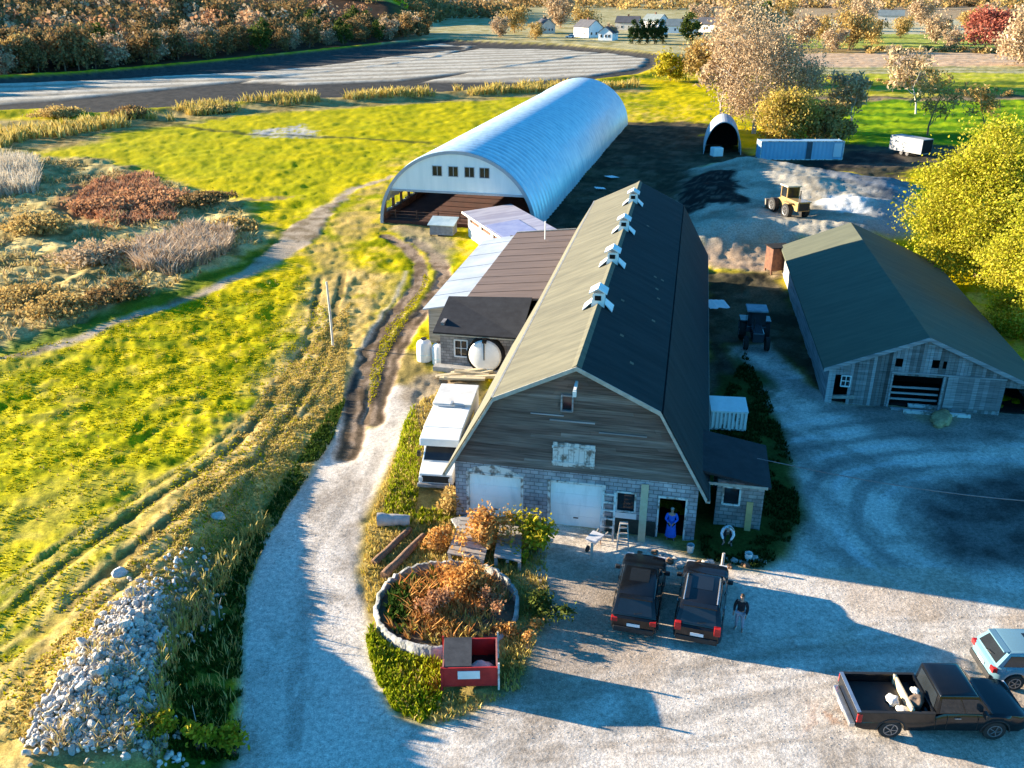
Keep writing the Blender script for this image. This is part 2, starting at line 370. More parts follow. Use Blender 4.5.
    YARD = P(468,716, 500,690, 522,660, 530,610, 520,575, 540,530, 560,522, 650,540, 700,562, 760,572, 790,560, 800,520, 796,470, 772,415, 745,372, 732,350, 772,345, 800,385, 840,404, 1010,414, 1300,430, 1500,900, 100,900, 232,760, 240,735)
    m1 = sstep(-.35, .35, d_poly(wx * .3 + x * .7, wy * .3 + y * .7, lane_poly)); m2 = sstep(-.5, .5, d_poly(wx * .5 + x * .5, wy * .5 + y * .5, YARD)); m = np.maximum(m1, m2); grav = m
    lerp(tone((.35, .295, .235), (.66, .58, .485), sstep(.28, .60, n1 * .35 + n2 * .45 + nf * .2)), m)
    yr = sstep(12, 17, x) * sstep(29, 33, y); streak = fbm(x + y * .7, (y - x * .7) * .25, 2.2, 4, 90); lerp(np.array((.13, .125, .12)), m * yr * .45 * sstep(.50, .68, streak))
    ccx, ccy = at(1010, 525); rad = np.hypot((x - ccx) * .82, (y - ccy) * 1.05) + (n2 - .5) * 1.2; tr = np.maximum(.5 + .5 * np.sin(rad * 3.1 + 2 * n3), 0); lerp(np.array((.17, .155, .14)), m * yr * .6 * sstep(.62, .95, tr) * sstep(.3, .6, fbm(x, y, 4, 3, 97)) * sstep(3, 5, rad) * (1 - sstep(13, 20, rad)))
    lerp(np.array((.68, .65, .60)), m * yr * .55 * sstep(.75, .98, 1 - tr) * sstep(.35, .6, fbm(x, y, 5, 3, 98)) * sstep(4, 6, rad))
    # worn wheel lines and darker damp ground in the yard
    for pp, w in ((P(470,740, 400,640, 350,560, 370,480, 400,410), .5), (P(300,740, 300,640, 320,540, 352,470), .5), (P(1024,500, 900,480, 800,420, 750,360), .7), (P(1024,540, 880,540, 780,440), .6), (P(560,700, 760,655, 1024,640), .5), (P(600,735, 800,690, 1024,650), .4)):
        dd = d_line(x + (n2 - .5) * 1.5, y + (n2 - .5) * 1.5, pp)[0]; lerp(np.array((.22, .19, .155)), m * .5 * (1 - sstep(w * .4, w, dd)) * sstep(.3, .6, n1))
    for k in range(9):
        y0 = 655 + 11 * k; l = P(520,y0 + 30 - k, 640,y0 + 12, 780,y0 - 16 + 2 * k, 900,y0 - 34 + 3 * k, 1060,y0 - 40 + 3 * k); dd = d_line(x + (n2 - .5) * .8, y + (n2 - .5) * .8, l)[0]; lerp(np.array((.30, .235, .17)), m2 * .42 * (1 - sstep(.06, .2, dd)) * sstep(.38, .55, fbm(x, y, 3, 2, 140 + k)))
    lerp(np.array((.47, .35, .24)), m2 * .5 * sstep(.5, .66, fbm(x, y, 4, 3, 150)) * (y < 33))
    lerp(tone((.22, .17, .12), (.42, .33, .245), n1), m2 * .8 * sstep(-1.2, 1.2, d_poly(wx, wy, P(500,700, 560,712, 600,672, 640,655, 690,590, 610,566, 560,560, 530,600, 520,650))))
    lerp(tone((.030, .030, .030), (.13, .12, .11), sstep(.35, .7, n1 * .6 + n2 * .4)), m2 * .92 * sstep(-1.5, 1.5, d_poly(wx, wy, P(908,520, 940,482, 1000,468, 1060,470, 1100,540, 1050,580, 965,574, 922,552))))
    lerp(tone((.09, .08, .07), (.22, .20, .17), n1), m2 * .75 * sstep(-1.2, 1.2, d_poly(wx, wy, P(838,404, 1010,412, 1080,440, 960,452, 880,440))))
    lerp(np.array((.40, .33, .19)), m2 * .8 * sstep(-.5, .7, d_poly(wx, wy, P(915,415, 950,412, 975,420, 945,428))) * sstep(.3, .5, n1))
    # leaf litter by the pickup
    lerp(np.array((.40, .20, .10)), m2 * .8 * sstep(.48, .6, nf) * sstep(-.3, .9, d_poly(wx, wy, P(802,705, 838,708, 862,735, 800,738))))
    # muddy twin ruts up to the hooped barn
    RUT = [P(345,455, 356,415, 362,380, 378,345, 398,312, 416,285, 420,262, 402,246, 383,236), P(372,420, 384,385, 392,360, 412,325, 432,298, 444,275, 436,255, 412,240)]
    lerp(tone((.22, .22, .01), (.46, .38, .03), n1), zone(P(350,432, 362,385, 381,345, 401,312, 420,288, 428,262, 440,272, 430,300, 410,330, 390,365, 378,422), .35) * .95)
    for l in RUT:
        dd = d_line(wx * .4 + x * .6, wy * .4 + y * .6, l)[0]; q = 1 - sstep(.55, .95, dd)
        lerp(tone((.17, .115, .07), (.34, .245, .165), sstep(.35, .6, n1)), q); lerp(np.array((.07, .05, .03)), .8 * q * (1 - sstep(.1, .3, np.abs(dd - .35))) * sstep(.35, .55, n2)); grav = np.maximum(grav, q); z -= .10 * q * (1 - bog)
    lerp(tone((.18, .15, .10), (.4, .33, .22), n1), zone(P(395,235, 385,225, 440,228, 450,240, 445,262, 425,252, 410,247), .8) * .8)
    pud = np.maximum(sstep(-.25, .25, d_poly(wx * .2 + x * .8, wy * .2 + y * .8, PUD1)), sstep(-.25, .25, d_poly(wx * .2 + x * .8, wy * .2 + y * .8, PUD2)))
    lerp(np.array((.06, .05, .04)), pud)
    # the field track on the left
    l = P(-60,372, 0,359, 60,343, 130,318, 200,292, 250,272, 285,250, 305,228, 330,203, 360,187, 392,177)
    dd = d_line(wx * .6 + x * .4, wy * .6 + y * .4, l)[0]; wtrack = .62 + 1.9 * np.exp(-(((x - at(300,232)[0]) / 4) ** 2 + ((y - at(300,232)[1]) / 10) ** 2))
    q = 1 - sstep(wtrack - .5, wtrack + .4, dd); grav = np.maximum(grav, q); lerp(tone((.20, .145, .08), (.46, .36, .25), sstep(.3, .6, n1 * .6 + n2 * .4)), q)
    lerp(tone((.30, .21, .05), (.48, .34, .12), n1), .8 * zone(P(392,178, 372,188, 345,206, 330,228, 300,262, 330,300, 345,250, 380,222, 386,200), 1.0) * sstep(.3, .5, n2) * (1 - q))
    # weeds by the barn, dark and green
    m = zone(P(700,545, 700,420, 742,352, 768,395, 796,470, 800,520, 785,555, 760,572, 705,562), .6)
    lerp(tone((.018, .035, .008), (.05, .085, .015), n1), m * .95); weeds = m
    # bank face below the field
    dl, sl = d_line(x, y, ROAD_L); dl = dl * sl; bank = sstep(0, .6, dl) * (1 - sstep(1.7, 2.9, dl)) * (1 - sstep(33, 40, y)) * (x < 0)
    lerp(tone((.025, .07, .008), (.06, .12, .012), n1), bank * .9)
    rocky = sstep(-.8, 1.2, d_poly(wx, wy, P(20,760, 70,680, 110,620, 150,575, 215,548, 232,560, 190,610, 170,650, 150,700, 150,760, z=1.2)))
    lerp(tone((.20, .16, .10), (.40, .34, .26), n1), rocky * .85)
    bed = zone(P(360,570, 366,530, 392,465, 420,400, 450,385, 470,420, 452,500, 462,540, 540,545, 545,600, 520,690, 470,716, 430,728, 400,718, 376,670), .5)
    lerp(tone((.17, .15, .025), (.40, .29, .09), sstep(.3, .6, n1)), bed * .9 * (1 - m1 * .3))
    lerp(tone((.28, .20, .12), (.44, .36, .25), n1), .85 * zone(P(405,392, 440,374, 485,380, 478,392, 440,420, 412,428), .5))
    mlimey = zone(P(366,640, 378,622, 420,640, 445,668, 440,705, 420,722, 392,708), .4); lerp(tone((.07, .12, .008), (.22, .26, .015), n1), mlimey * .8)
    # --- relief: tussocks on grass, small lumps on gravel
    soft = 1 - np.clip(grav, 0, 1)
    t1 = fbm(x, y, .55, 2, 60) - .5; t2 = fbm(x, y, 1.5, 3, 61) - .5; t3 = fbm(x, y, 5, 2, 62) - .5
    farf = sstep(20, 50, y)
    z += soft * (1 - weeds * .5) * (.15 * t1 * (1 - .5 * sstep(60, 200, y)) + (.17 + .18 * farf) * t2 + .35 * t3 * farf) * (1 - bog) * np.clip(1.2 - y / 900, 0, 1)
    z += brush * (.5 * t2 + .6 * t3)
    z += rocky * .25 * t1 - ruts * .09
    z += grav * (.009 * t1 + .035 * t2)
    z = z * (1 - pud) - .12 * pud 
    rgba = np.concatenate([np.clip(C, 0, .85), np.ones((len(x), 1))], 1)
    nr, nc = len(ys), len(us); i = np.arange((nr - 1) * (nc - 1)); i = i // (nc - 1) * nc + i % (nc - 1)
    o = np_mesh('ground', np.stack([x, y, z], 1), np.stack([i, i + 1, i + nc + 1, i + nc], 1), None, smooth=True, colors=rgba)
    m = bpy.data.materials.new('earth_and_turf'); m.use_nodes = True; nt = m.node_tree; N, L = nt.nodes, nt.links; b = N['Principled BSDF']
    b.inputs['Roughness'].default_value = .95; b.inputs['Specular IOR Level'].default_value = .03
    at_ = N.new('ShaderNodeAttribute'); at_.attribute_name = 'Col'; tc = N.new('ShaderNodeTexCoord')
    a1 = N.new('ShaderNodeTexNoise'); a1.inputs['Scale'].default_value = 5; a1.inputs['Detail'].default_value = 8; a1.inputs['Roughness'].default_value = .7; L.new(tc.outputs['Object'], a1.inputs['Vector'])
    mr = N.new('ShaderNodeMapRange'); mr.inputs['From Min'].default_value = .3; mr.inputs['From Max'].default_value = .7; mr.inputs['To Min'].default_value = .58; mr.inputs['To Max'].default_value = 1.42; L.new(a1.outputs['Fac'], mr.inputs['Value'])
    mx = N.new('ShaderNodeMix'); mx.data_type = 'RGBA'; mx.blend_type = 'MULTIPLY'; mx.inputs['Factor'].default_value = 1; L.new(at_.outputs['Color'], mx.inputs['A']); L.new(mr.outputs['Result'], mx.inputs['B']); a3 = N.new('ShaderNodeTexNoise'); a3.inputs['Scale'].default_value = 19; a3.inputs['Detail'].default_value = 3; L.new(tc.outputs['Object'], a3.inputs['Vector'])
    m3 = N.new('ShaderNodeMapRange'); m3.inputs['From Min'].default_value = .3; m3.inputs['From Max'].default_value = .7; m3.inputs['To Min'].default_value = .7; m3.inputs['To Max'].default_value = 1.3; L.new(a3.outputs['Fac'], m3.inputs['Value'])
    x3 = N.new('ShaderNodeMix'); x3.data_type = 'RGBA'; x3.blend_type = 'MULTIPLY'; x3.inputs['Factor'].default_value = 1; L.new(mx.outputs['Result'], x3.inputs['A']); L.new(m3.outputs['Result'], x3.inputs['B']); L.new(x3.outputs['Result'], b.inputs['Base Color'])
    a2 = N.new('ShaderNodeTexNoise'); a2.inputs['Scale'].default_value = 9; a2.inputs['Detail'].default_value = 5; L.new(tc.outputs['Object'], a2.inputs['Vector'])
    bp = N.new('ShaderNodeBump'); bp.inputs['Distance'].default_value = .016; bp.inputs['Strength'].default_value = .8; L.new(a2.outputs['Fac'], bp.inputs['Height']); L.new(bp.outputs['Normal'], b.inputs['Normal'])
    o.data.materials.append(m); tag(o, kind='structure')
    from mathutils.bvhtree import BVHTree
    return o, (np.stack([x, y, z], 1).reshape(nr, nc, 3), ys, us)
GROUND, GRID = make_ground()
def gz(x, y):
    """height of the finished ground (vectorised bilinear look-up in the sheet)"""
    V, ys, us = GRID; x = np.atleast_1d(np.asarray(x, float)); y = np.atleast_1d(np.asarray(y, float))
    i = np.clip(np.searchsorted(ys, y) - 1, 0, len(ys) - 2); fy = (y - ys[i]) / (ys[i + 1] - ys[i])
    u = x / np.maximum(np.abs(y), 18.0); j = np.clip(np.searchsorted(us, u) - 1, 0, len(us) - 2); fu = (u - us[j]) / (us[j + 1] - us[j])
    Z = V[..., 2]; return (Z[i, j] * (1 - fu) + Z[i, j + 1] * fu) * (1 - fy) + (Z[i + 1, j] * (1 - fu) + Z[i + 1, j + 1] * fu) * fy
def g1(x, y): return float(gz(x, y)[0])
# ------------------------------------------------------------------ materials of the buildings
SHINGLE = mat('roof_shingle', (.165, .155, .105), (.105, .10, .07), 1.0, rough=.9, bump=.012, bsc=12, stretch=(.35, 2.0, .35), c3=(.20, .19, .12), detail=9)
SHADE_SHINGLE = mat('shade_toned_shingle', (.030, .040, .042), (.018, .026, .028), 1.0, rough=.9, bump=.012, bsc=12, stretch=(.35, 2.0, .35), spec=.15, detail=9)  # dark shingle, deepened and blued to stand in for the slope's shade
SHINGLE2 = mat('roof_shingle_grey', (.112, .120, .080), (.082, .090, .062), 1.0, rough=.9, bump=.012, bsc=12, stretch=(.35, 2.0, .35), detail=9)
TRIM = mat('trim_paint', (.50, .47, .40), (.34, .32, .27), 3, rough=.7)
WHITE = mat('white_paint', (.86, .86, .83), (.76, .76, .73), 1.5, rough=.55)
WHITE_DIRTY = mat('worn_white_paint', (.70, .68, .63), (.20, .17, .14), 2.2, rough=.8, lo=.40, hi=.52, detail=9)
PLANK = mat_island('weathered_clapboard', [(.115, .08, .065), (.16, .115, .095), (.135, .10, .085), (.185, .145, .12), (.12, .085, .07), (.26, .215, .185)], nsc=2.2)
PLANK_GREY = mat_island('greyed_boards', [(.20, .19, .19), (.33, .32, .32), (.26, .25, .25), (.42, .42, .42), (.15, .14, .14)], nsc=2.0)
PLANK_TAN = mat_island('grey_tan_timber', [(.25, .22, .19), (.38, .35, .31), (.30, .27, .24), (.44, .41, .37)], nsc=2.0)
BLOCK = mat_blocks('painted_blockwork', (.42, .42, .43), (.30, .30, .32), (.17, .17, .18), .42, .21)
BLOCK2 = mat_blocks('bare_blockwork', (.34, .32, .30), (.24, .22, .21), (.15, .14, .13), .42, .21)
DARK = mat('dark_interior', (.018, .016, .015), (.008, .008, .008), 2, rough=1)
GALV = mat('galvanised_sheet', (.74, .86, .87), (.50, .66, .71), .9, rough=.40, metal=.4, stretch=(1.2, 1.2, .25), detail=8, spec=.4)
GALV_W = mat('pale_metal_sheet', (.40, .44, .48), (.30, .34, .38), .5, rough=.6, metal=.1)
BROWN_METAL = mat('brown_roof_sheet', (.175, .125, .10), (.125, .09, .075), .8, rough=.75, stretch=(.3, 2.5, 1))
BLACK_ROOF = mat('black_roof_felt', (.035, .036, .04), (.022, .022, .025), 1.5, rough=.85)
LILAC = mat('faded_roof_sheet', (.33, .31, .37), (.44, .42, .47), .5, rough=.55, metal=.2, stretch=(2.5, .4, 1), lo=.45, hi=.55)
GLASS = glass()
RED_EARTH = mat('red_brown_bedding', (.12, .045, .03), (.07, .03, .022), .8, rough=1)
CONC = mat('pale_concrete', (.50, .48, .44), (.33, .31, .28), 2.5, rough=.9, bump=.02, bsc=10)
RUST = mat('rusty_metal', (.20, .09, .05), (.10, .05, .035), 3, rough=.9)
LIGHTWOOD = mat('new_timber', (.62, .52, .34), (.52, .42, .26), 3, rough=.7)

# ------------------------------------------------------------------ the gambrel barn
BX, BY, BYAW, BW, BHE, BBO, BBH, BRH, BL = 2.934, 36.29, .1985, 11.66, 3.02, 3.80, 6.61, 8.46, 41.1
def bloc(u, v): return BX + u * math.cos(BYAW) + v * math.sin(BYAW), BY - u * math.sin(BYAW) + v * math.cos(BYAW)
def gambrel_halfwidth(z): return BBO + (BW / 2 - BBO) * (BBH - z) / (BBH - BHE) if z < BBH else BBO * (BRH - z) / (BRH - BBH)

def wall_with_holes(mb, x0, x1, z0, z1, y, t, holes):
    """wall in the xz plane at y..y+t with rectangular holes (x0,x1,z0,z1)"""
    xs = sorted({x0, x1, *[h[0] for h in holes], *[h[1] for h in holes]}); zs = sorted({z0, z1, *[h[2] for h in holes], *[h[3] for h in holes]})
    for i in range(len(xs) - 1):
        run = None
        for j in range(len(zs) - 1):
            cx, cz = (xs[i] + xs[i + 1]) / 2, (zs[j] + zs[j + 1]) / 2
            solid = not any(h[0] < cx < h[1] and h[2] < cz < h[3] for h in holes)
            if solid: run = [zs[j] if run is None else run[0], zs[j + 1]]
            if (not solid or j == len(zs) - 2) and run: mb.box(xs[i], xs[i + 1], y, y + t, *run); run = None

def clapboards(mb, z0, z1, step, half, y, n_split, rng, thick=.035):
    z = z0
    while z < z1 - .02:
        zt = min(z + step, z1); n_split = rng.choice((1, 1, 2)); cuts = [-1] + sorted(rng.uniform(-.9, .9) for _ in range(n_split)) + [1]
        for a, b in zip(cuts[:-1], cuts[1:]):
            w0, w1 = half(z) - .02, half(zt) - .02; o = rng.uniform(0, .012)
            p = [(a * w0 + .004, y - thick - o, z), (b * w0 - .004, y - thick - o, z), (b * w1 - .004, y - .004 - o, zt), (a * w1 + .004, y - .004 - o, zt)]
            mb.prism(p, (0, .02, 0))
        z = zt

def window(parent, x0, x1, z0, z1, y, frame=.09, fm=None, mull=True, name='window', depth=.12):
    """frame as the part, pane beneath it; faces -y"""
    f = MB(); f.box(x0 - frame, x0, y - .05, y + depth, z0 - frame, z1 + frame).box(x1, x1 + frame, y - .05, y + depth, z0 - frame, z1 + frame)
    f.box(x0, x1, y - .05, y + depth, z1, z1 + frame).box(x0 - .02, x1 + .02, y - .09, y + depth, z0 - frame, z0)
    if mull: f.box((x0 + x1) / 2 - .02, (x0 + x1) / 2 + .02, y - .02, y + .03, z0, z1).box(x0, x1, y - .018, y + .028, (z0 + z1) / 2 - .02, (z0 + z1) / 2 + .02)
    o = f.build(name, fm or WHITE, parent)
    MB().box(x0, x1, y + .04, y + .06, z0, z1).build('pane', GLASS, o); return o

def barn():
    rng = random.Random(3)
    t = thing('gambrel_barn', 'long old barn with gambrel roof, brown weathered board gable and two white garage doors', 'barn', (BX, BY, 0), -BYAW)
    W2 = BW / 2
    holes = [(-5.15, -2.55, -.4, 2.42), (-1.12, 1.42, -.4, 2.42), (2.12, 2.92, 1.25, 2.2), (4.1, 5.3, -.4, 2.15)]
    w = MB(); wall_with_holes(w, -W2, W2, -.4, BHE, 0, .3, holes); w.build('block_wall', BLOCK, t)
    s = MB(); s.box(-W2, -W2 + .3, .3, BL, -.4, BHE).box(W2 - .3, W2, .3, BL, -.4, BHE).box(-W2 + .3, W2 - .3, BL - .3, BL, -.4, BHE); s.build('side_wall', BLOCK2, t)
    MB().box(-W2 + .35, W2 - .35, 3.2, 3.3, -.2, BHE).box(-W2 + .35, W2 - .35, .35, 3.2, -.3, .02).box(-W2 + .3, W2 - .3, .32, 3.2, BHE - .15, BHE - .05).build('inner_wall', DARK, t)
    # gable
    g = MB(); core = [(-W2 + .05, .02, BHE), (W2 - .05, .02, BHE), (BBO - .04, .02, BBH), (0, .02, BRH - .05), (-BBO + .04, .02, BBH)]
    MB().prism([(p[0], BL - .12, p[2]) for p in core], (0, .1, 0)).build('rear_gable_wall', PLANK, t); g.prism(core, (0, .1, 0)); clapboards(g, BHE + .02, BRH - .12, .19, gambrel_halfwidth, 0, 4, rng)
    g.build('gable_wall', PLANK, t)
    # roof: four slopes, overhanging
    OV = .35; k = (BW / 2 - BBO) / (BBH - BHE); eo, ez = W2 + .38, BHE - .38 / k
    f0, f1 = -OV, BL + .25
    T = .16
    for sg in (1, -1):
        r = MB()
        lo = [(sg * eo, f0, ez), (sg * eo, f1, ez), (sg * BBO, f1, BBH), (sg * BBO, f0, BBH)]; up = [(sg * BBO, f0, BBH), (sg * BBO, f1, BBH), (0, f1, BRH), (0, f0, BRH)]
        for q in (lo, up):
            q = [Vector(p) for p in q]; n = (q[1] - q[0]).cross(q[3] - q[0]).normalized(); n = n if n.x * sg > 0 else -n
            r.prism([p + n * .02 for p in q], n * T)
        roof = r.build('roof_slope', SHINGLE if sg < 0 else SHADE_SHINGLE, t, label='pale shingle slope on the sunny side' if sg < 0 else 'dark patched shingle slope with shade deepened in its colour')
    # barge boards and ridge cap
    pr = [(-eo, ez), (-BBO, BBH), (0, BRH), (BBO, BBH), (eo, ez)]
    for y in (f0 - .05, f1):
        b = MB()
        for (xa, za), (xb, zb) in zip(pr[:-1], pr[1:]):
            b.prism([(xa, y, za - .02), (xb, y, zb - .02), (xb * 1.004, y, zb + .19), (xa * 1.004, y, za + .19)], (0, .045, 0))
        b.build('barge_board', TRIM, roof)
    e = MB()
    for sg in (-1, 1): e.bar((sg * (eo + .1), f0, ez + .03), (sg * (eo + .1), f1, ez + .03), .14, .12)
    e.bar((-BBO - .08, f0, BBH + .17), (-BBO - .08, f1, BBH + .17), .10, .05)
    e.build('eave_board', TRIM, roof)
    MB().prism([(-.28, f0, BRH + .05), (0, f0, BRH + .215), (.28, f0, BRH + .05), (0, f0, BRH + .26)], (0, f1 - f0, 0)).build('ridge_cap', SHINGLE, roof)
    # garage doors: sectional, with frames
    for x0, x1, z0, z1 in (holes[0], holes[1]):
        d = MB(); n = 4; zz = -.05
        for i in range(n): d.box(x0 + .02, x1 - .02, .10, .15, zz + (z1 - zz) * i / n + .003, zz + (z1 - zz) * (i + 1) / n - .003)
        d.box(x0 + .03, x1 - .03, .145, .16, zz, z1)
        gd = d.build('garage_door', mat('door_white', (.82, .91, .90), (.66, .76, .76), 1.1, rough=.5, lo=.3, hi=.5, stretch=(2, 1, .5), detail=8), t)
        MB().box(x0 - .12, x0 + .01, -.04, .2, -.1, z1 + .12).box(x1 - .01, x1 + .12, -.04, .2, -.1, z1 + .12).box(x0 + .01, x1 - .01, -.04, .2, z1, z1 + .12).build('door_frame', WHITE_DIRTY, gd)
        hd = MB(); hd.box((x0 + x1) / 2 - .12, (x0 + x1) / 2 + .12, .07, .1, .45, .5); hd.build('handle', DARK, gd)
    window(t, 2.12, 2.92, 1.25, 2.2, .02, fm=WHITE_DIRTY, depth=.2, mull=False)
    MB().box(1.98, 3.06, -.04, -.01, .82, 1.12).build('sill_panel', WHITE, t)
    MB().box(1.62, 3.98, -.035, -.012, -.2, .80).build('plinth_boarding', mat('dark_green_boarding', (.045, .06, .05), (.025, .035, .03), 2), t)
    MB().box(4.02, 4.1, -.03, .2, 0, 2.25).box(5.3, 5.38, -.03, .2, 0, 2.25).box(4.1, 5.3, -.03, .2, 2.15, 2.25).build('doorway_frame', WHITE_DIRTY, t)
    # loft openings
    l = window(t, -.62, -.18, 6.35, 7.05, -.13, frame=.07, fm=PLANK_GREY, mull=False, name='loft_window', depth=.06)
    ld = MB(); x = -1.02
    for i in range(8):
        ld.box(x, x + .235, -.085, -.05, 3.36 + rng.uniform(0, .03), 4.62 + rng.uniform(-.03, .02)); x += .25
    lo = ld.build('loft_door', WHITE_DIRTY, t)
    MB().box(-1.06, .99, -.115, -.088, 3.5, 3.62).box(-1.06, .99, -.115, -.088, 4.32, 4.44).build('batten', WHITE_DIRTY, lo)
    sh = MB().box(-1.2, .9, -.09, -.055, 5.72, 5.80).box(-2.1, -.55, -.09, -.055, 5.98, 6.04).box(1.1, 3.3, -.09, -.055, 5.28, 5.36).build('patch_board', PLANK_GREY, t)
    hm = MB().bar((0, -.03, 7.75), (0, -.75, 7.62), .13).bar((0, -.72, 7.62), (0, -.72, 7.35), .16, .16); hm.build('hay_beam', WHITE, t)
    # plaster patch above the left door
    MB().prism([(-5.2, -.02, 2.56), (-2.6, -.02, 2.56), (-3.1, -.02, 2.85), (-3.9, -.02, 3.0), (-4.8, -.02, 2.86)], (0, .018, 0)).build('whitewash_patch', WHITE_DIRTY, t)
    # ridge ventilators
    for v in VENTS:
        v0, v1 = v - .42, v + .42; sl = (BRH - BBH) / BBO; z = lambda u: BRH + .20 - sl * abs(u)
        b = MB(); b.prism([(-.36, v0, z(.36) - .05), (.36, v0, z(.36) - .05), (28e-2, v0, BRH + .8), (-28e-2, v0, BRH + .8)], (0, v1 - v0, 0))
        vo = b.build('roof_ventilator', WHITE, t)
        f = MB()
        for sg in (-1, 1):                        # splayed flashing on each slope
            f.prism([(sg * .34, v0 + .02, z(.34) + .22), (sg * .34, v1 - .02, z(.34) + .22), (sg * .78, v1 + .12, z(.78) + .02), (sg * .78, v0 - .12, z(.78) + .02)], (sg * .02, 0, .05))
        f.build('flashing', WHITE, vo)
        h = MB()                                  # little gabled hood with open ends
        h.prism([(-.48, v0 - .12, BRH + .78), (0, v0 - .12, BRH + 1.06), (.48, v0 - .12, BRH + .78), (.48, v0 - .12, BRH + .84), (0, v0 - .12, BRH + 1.13), (-.48, v0 - .12, BRH + .84)], (0, v1 - v0 + .24, 0))
        h.build('hood', WHITE, vo)
        MB().box(-.17, .17, v0 - .025, v0 - .005, BRH + .42, BRH + .68).build('louvre', DARK, vo)
    # a thin cable clip strip on the far slope: scattered patched shingles
    for i in range(9):
        pm = MB()
        v = rng.uniform(2, 38); u = rng.uniform(.5, 3.4); zz = BRH - sl * u + .2
        pm.slab((u, v, zz), (u, v + .25, zz), (u + .18, v + .25, zz - sl * .18), (u + .18, v, zz - sl * .18), .012)
        pm.build('patched_shingle', SHINGLE, roof)
    return t
VENTS = (8.6, 16.6, 24.8, 33.6)
barn()

# ------------------------------------------------------------------ block shed beside the gable
def block_shed():
    x, y = bloc(6.75, 1.55)
    t = thing('block_shed', 'low grey block shed with dark roof against the barn, right of its open doorway', 'shed', (x, y, 0), -BYAW)
    w = MB(); wall_with_holes(w, 0, 2.2, -.3, 2.55, 0, .2, [(.35, 1.05, 1.3, 2.15)]); w.box(2.0, 2.2, .2, 3.7, -.3, 2.45).box(0, 2.0, 3.5, 3.7, -.3, 2.55)
    w.build('wall', BLOCK2, t)
    MB().slab((-.9, -.3, 3.15), (2.45, -.3, 2.55), (2.45, 4.0, 2.55), (-.9, 4.0, 3.15), .12).build('roof', BLACK_ROOF, t)
    MB().box(-.85, 2.3, -.34, -.305, 2.42, 2.56).build('fascia', TRIM, t)
    window(t, .35, 1.05, 1.3, 2.15, .02, fm=WHITE_DIRTY, mull=False)
block_shed()

# ------------------------------------------------------------------ annex along the barn
def annex():
    t = thing('milk_house', 'low wing with brown and black roofs along the sunny side of the barn', 'outbuilding', (*bloc(0, 0), 0), -BYAW)
    w = MB(); wall_with_holes(w, -11.6, -6.2, -.3, 2.75, 17.9, .25, [(-10.55, -9.75, .95, 2.05)])
    w.box(-11.6, -11.35, 18.15, 41, -.3, 3.2).box(-11.35, -6.2, 40.75, 41, -.3, 3.4); w.build('wall', BLOCK2, t)
    # brown sheet roof with standing laps
    r = MB(); zl, zr = 3.55, 4.15
    r.slab((-10.9, 21.6, zl), (-5.3, 21.6, zr), (-5.3, 41.4, zr), (-10.9, 41.4, zl), .12)
    for k in range(11):
        v = 21.7 + k * 1.95; r.slab((-10.9, v, zl + .03), (-5.3, v, zr + .03), (-5.3, v + .07, zr + .03), (-10.9, v + .07, zl + .03), .05)
    br = r.build('brown_roof', BROWN_METAL, t)
    MB().bar((-10.85, 41.35, zl + .05), (-5.4, 41.35, zr + .05), .1).build('edge_strip', TRIM, br)
    s = MB(); s.slab((-13.9, 21.5, 2.85), (-10.85, 21.5, 3.45), (-10.85, 40.9, 3.45), (-13.9, 40.9, 2.85), .1)
    for k in range(5): v = 24.5 + k * 3.6; s.slab((-13.9, v, 2.88), (-10.85, v, 3.48), (-10.85, v + .08, 3.48), (-13.9, v + .08, 2.88), .05)
    s.build('pale_roof', GALV_W, t)
    MB().box(-13.6, -13.4, 21.9, 40.6, -.3, 2.78).box(-13.4, -11.6, 21.9, 22.1, -.3, 2.9).build('lean_to_wall', PLANK_TAN, t)
    MB().slab((-11.95, 17.35, 2.78), (-5.9, 17.35, 2.78), (-5.9, 21.65, 4.2), (-11.95, 21.65, 3.9), .14).build('black_roof', BLACK_ROOF, t)
    MB().box(-11.9, -6.2, 17.42, 17.5, 2.55, 2.68).build('fascia', TRIM, t)
    window(t, -10.55, -9.75, .95, 2.05, 17.92, fm=WHITE)
    MB().tube([(-7.7, 38, 4.0), (-7.7, 38, 5.6)], .05).build('vent_pipe', WHITE, t)
    MB().box(-12.0, -6.2, 17.2, 17.85, -.3, .28).build('front_step', CONC, t)
    # bulk tank nose through the wall
    m = Matrix.Translation((-8.35, 17.86, 1.25)) @ Matrix.Rotation(math.pi / 2, 4, 'X')
    k = thing('bulk_tank', 'big round white milk tank end set in the dark ring of the low wing front', 'tank', (0, 0, 0), 0)
    k.location = (*bloc(-8.35, 17.86), 1.3); k.rotation_euler = (0, 0, -BYAW)
    m = Matrix.Rotation(math.pi / 2, 4, 'X')
    MB().lathe([(1.15, -.02), (1.15, .42), (1.05, .6), (.7, .72), (.01, .77)], 32, m).build('tank_end', WHITE, k, smooth=True)
    MB().lathe([(1.17, .0), (1.30, .0), (1.30, .45), (1.17, .45)], 32, m).build('collar', DARK, k, smooth=True)
    MB().box(-.03, .03, -.80, -.70, -.2, 1.12).box(-.14, .14, -.7, -.45, .98, 1.3).build('gauge', DARK, k)
annex()

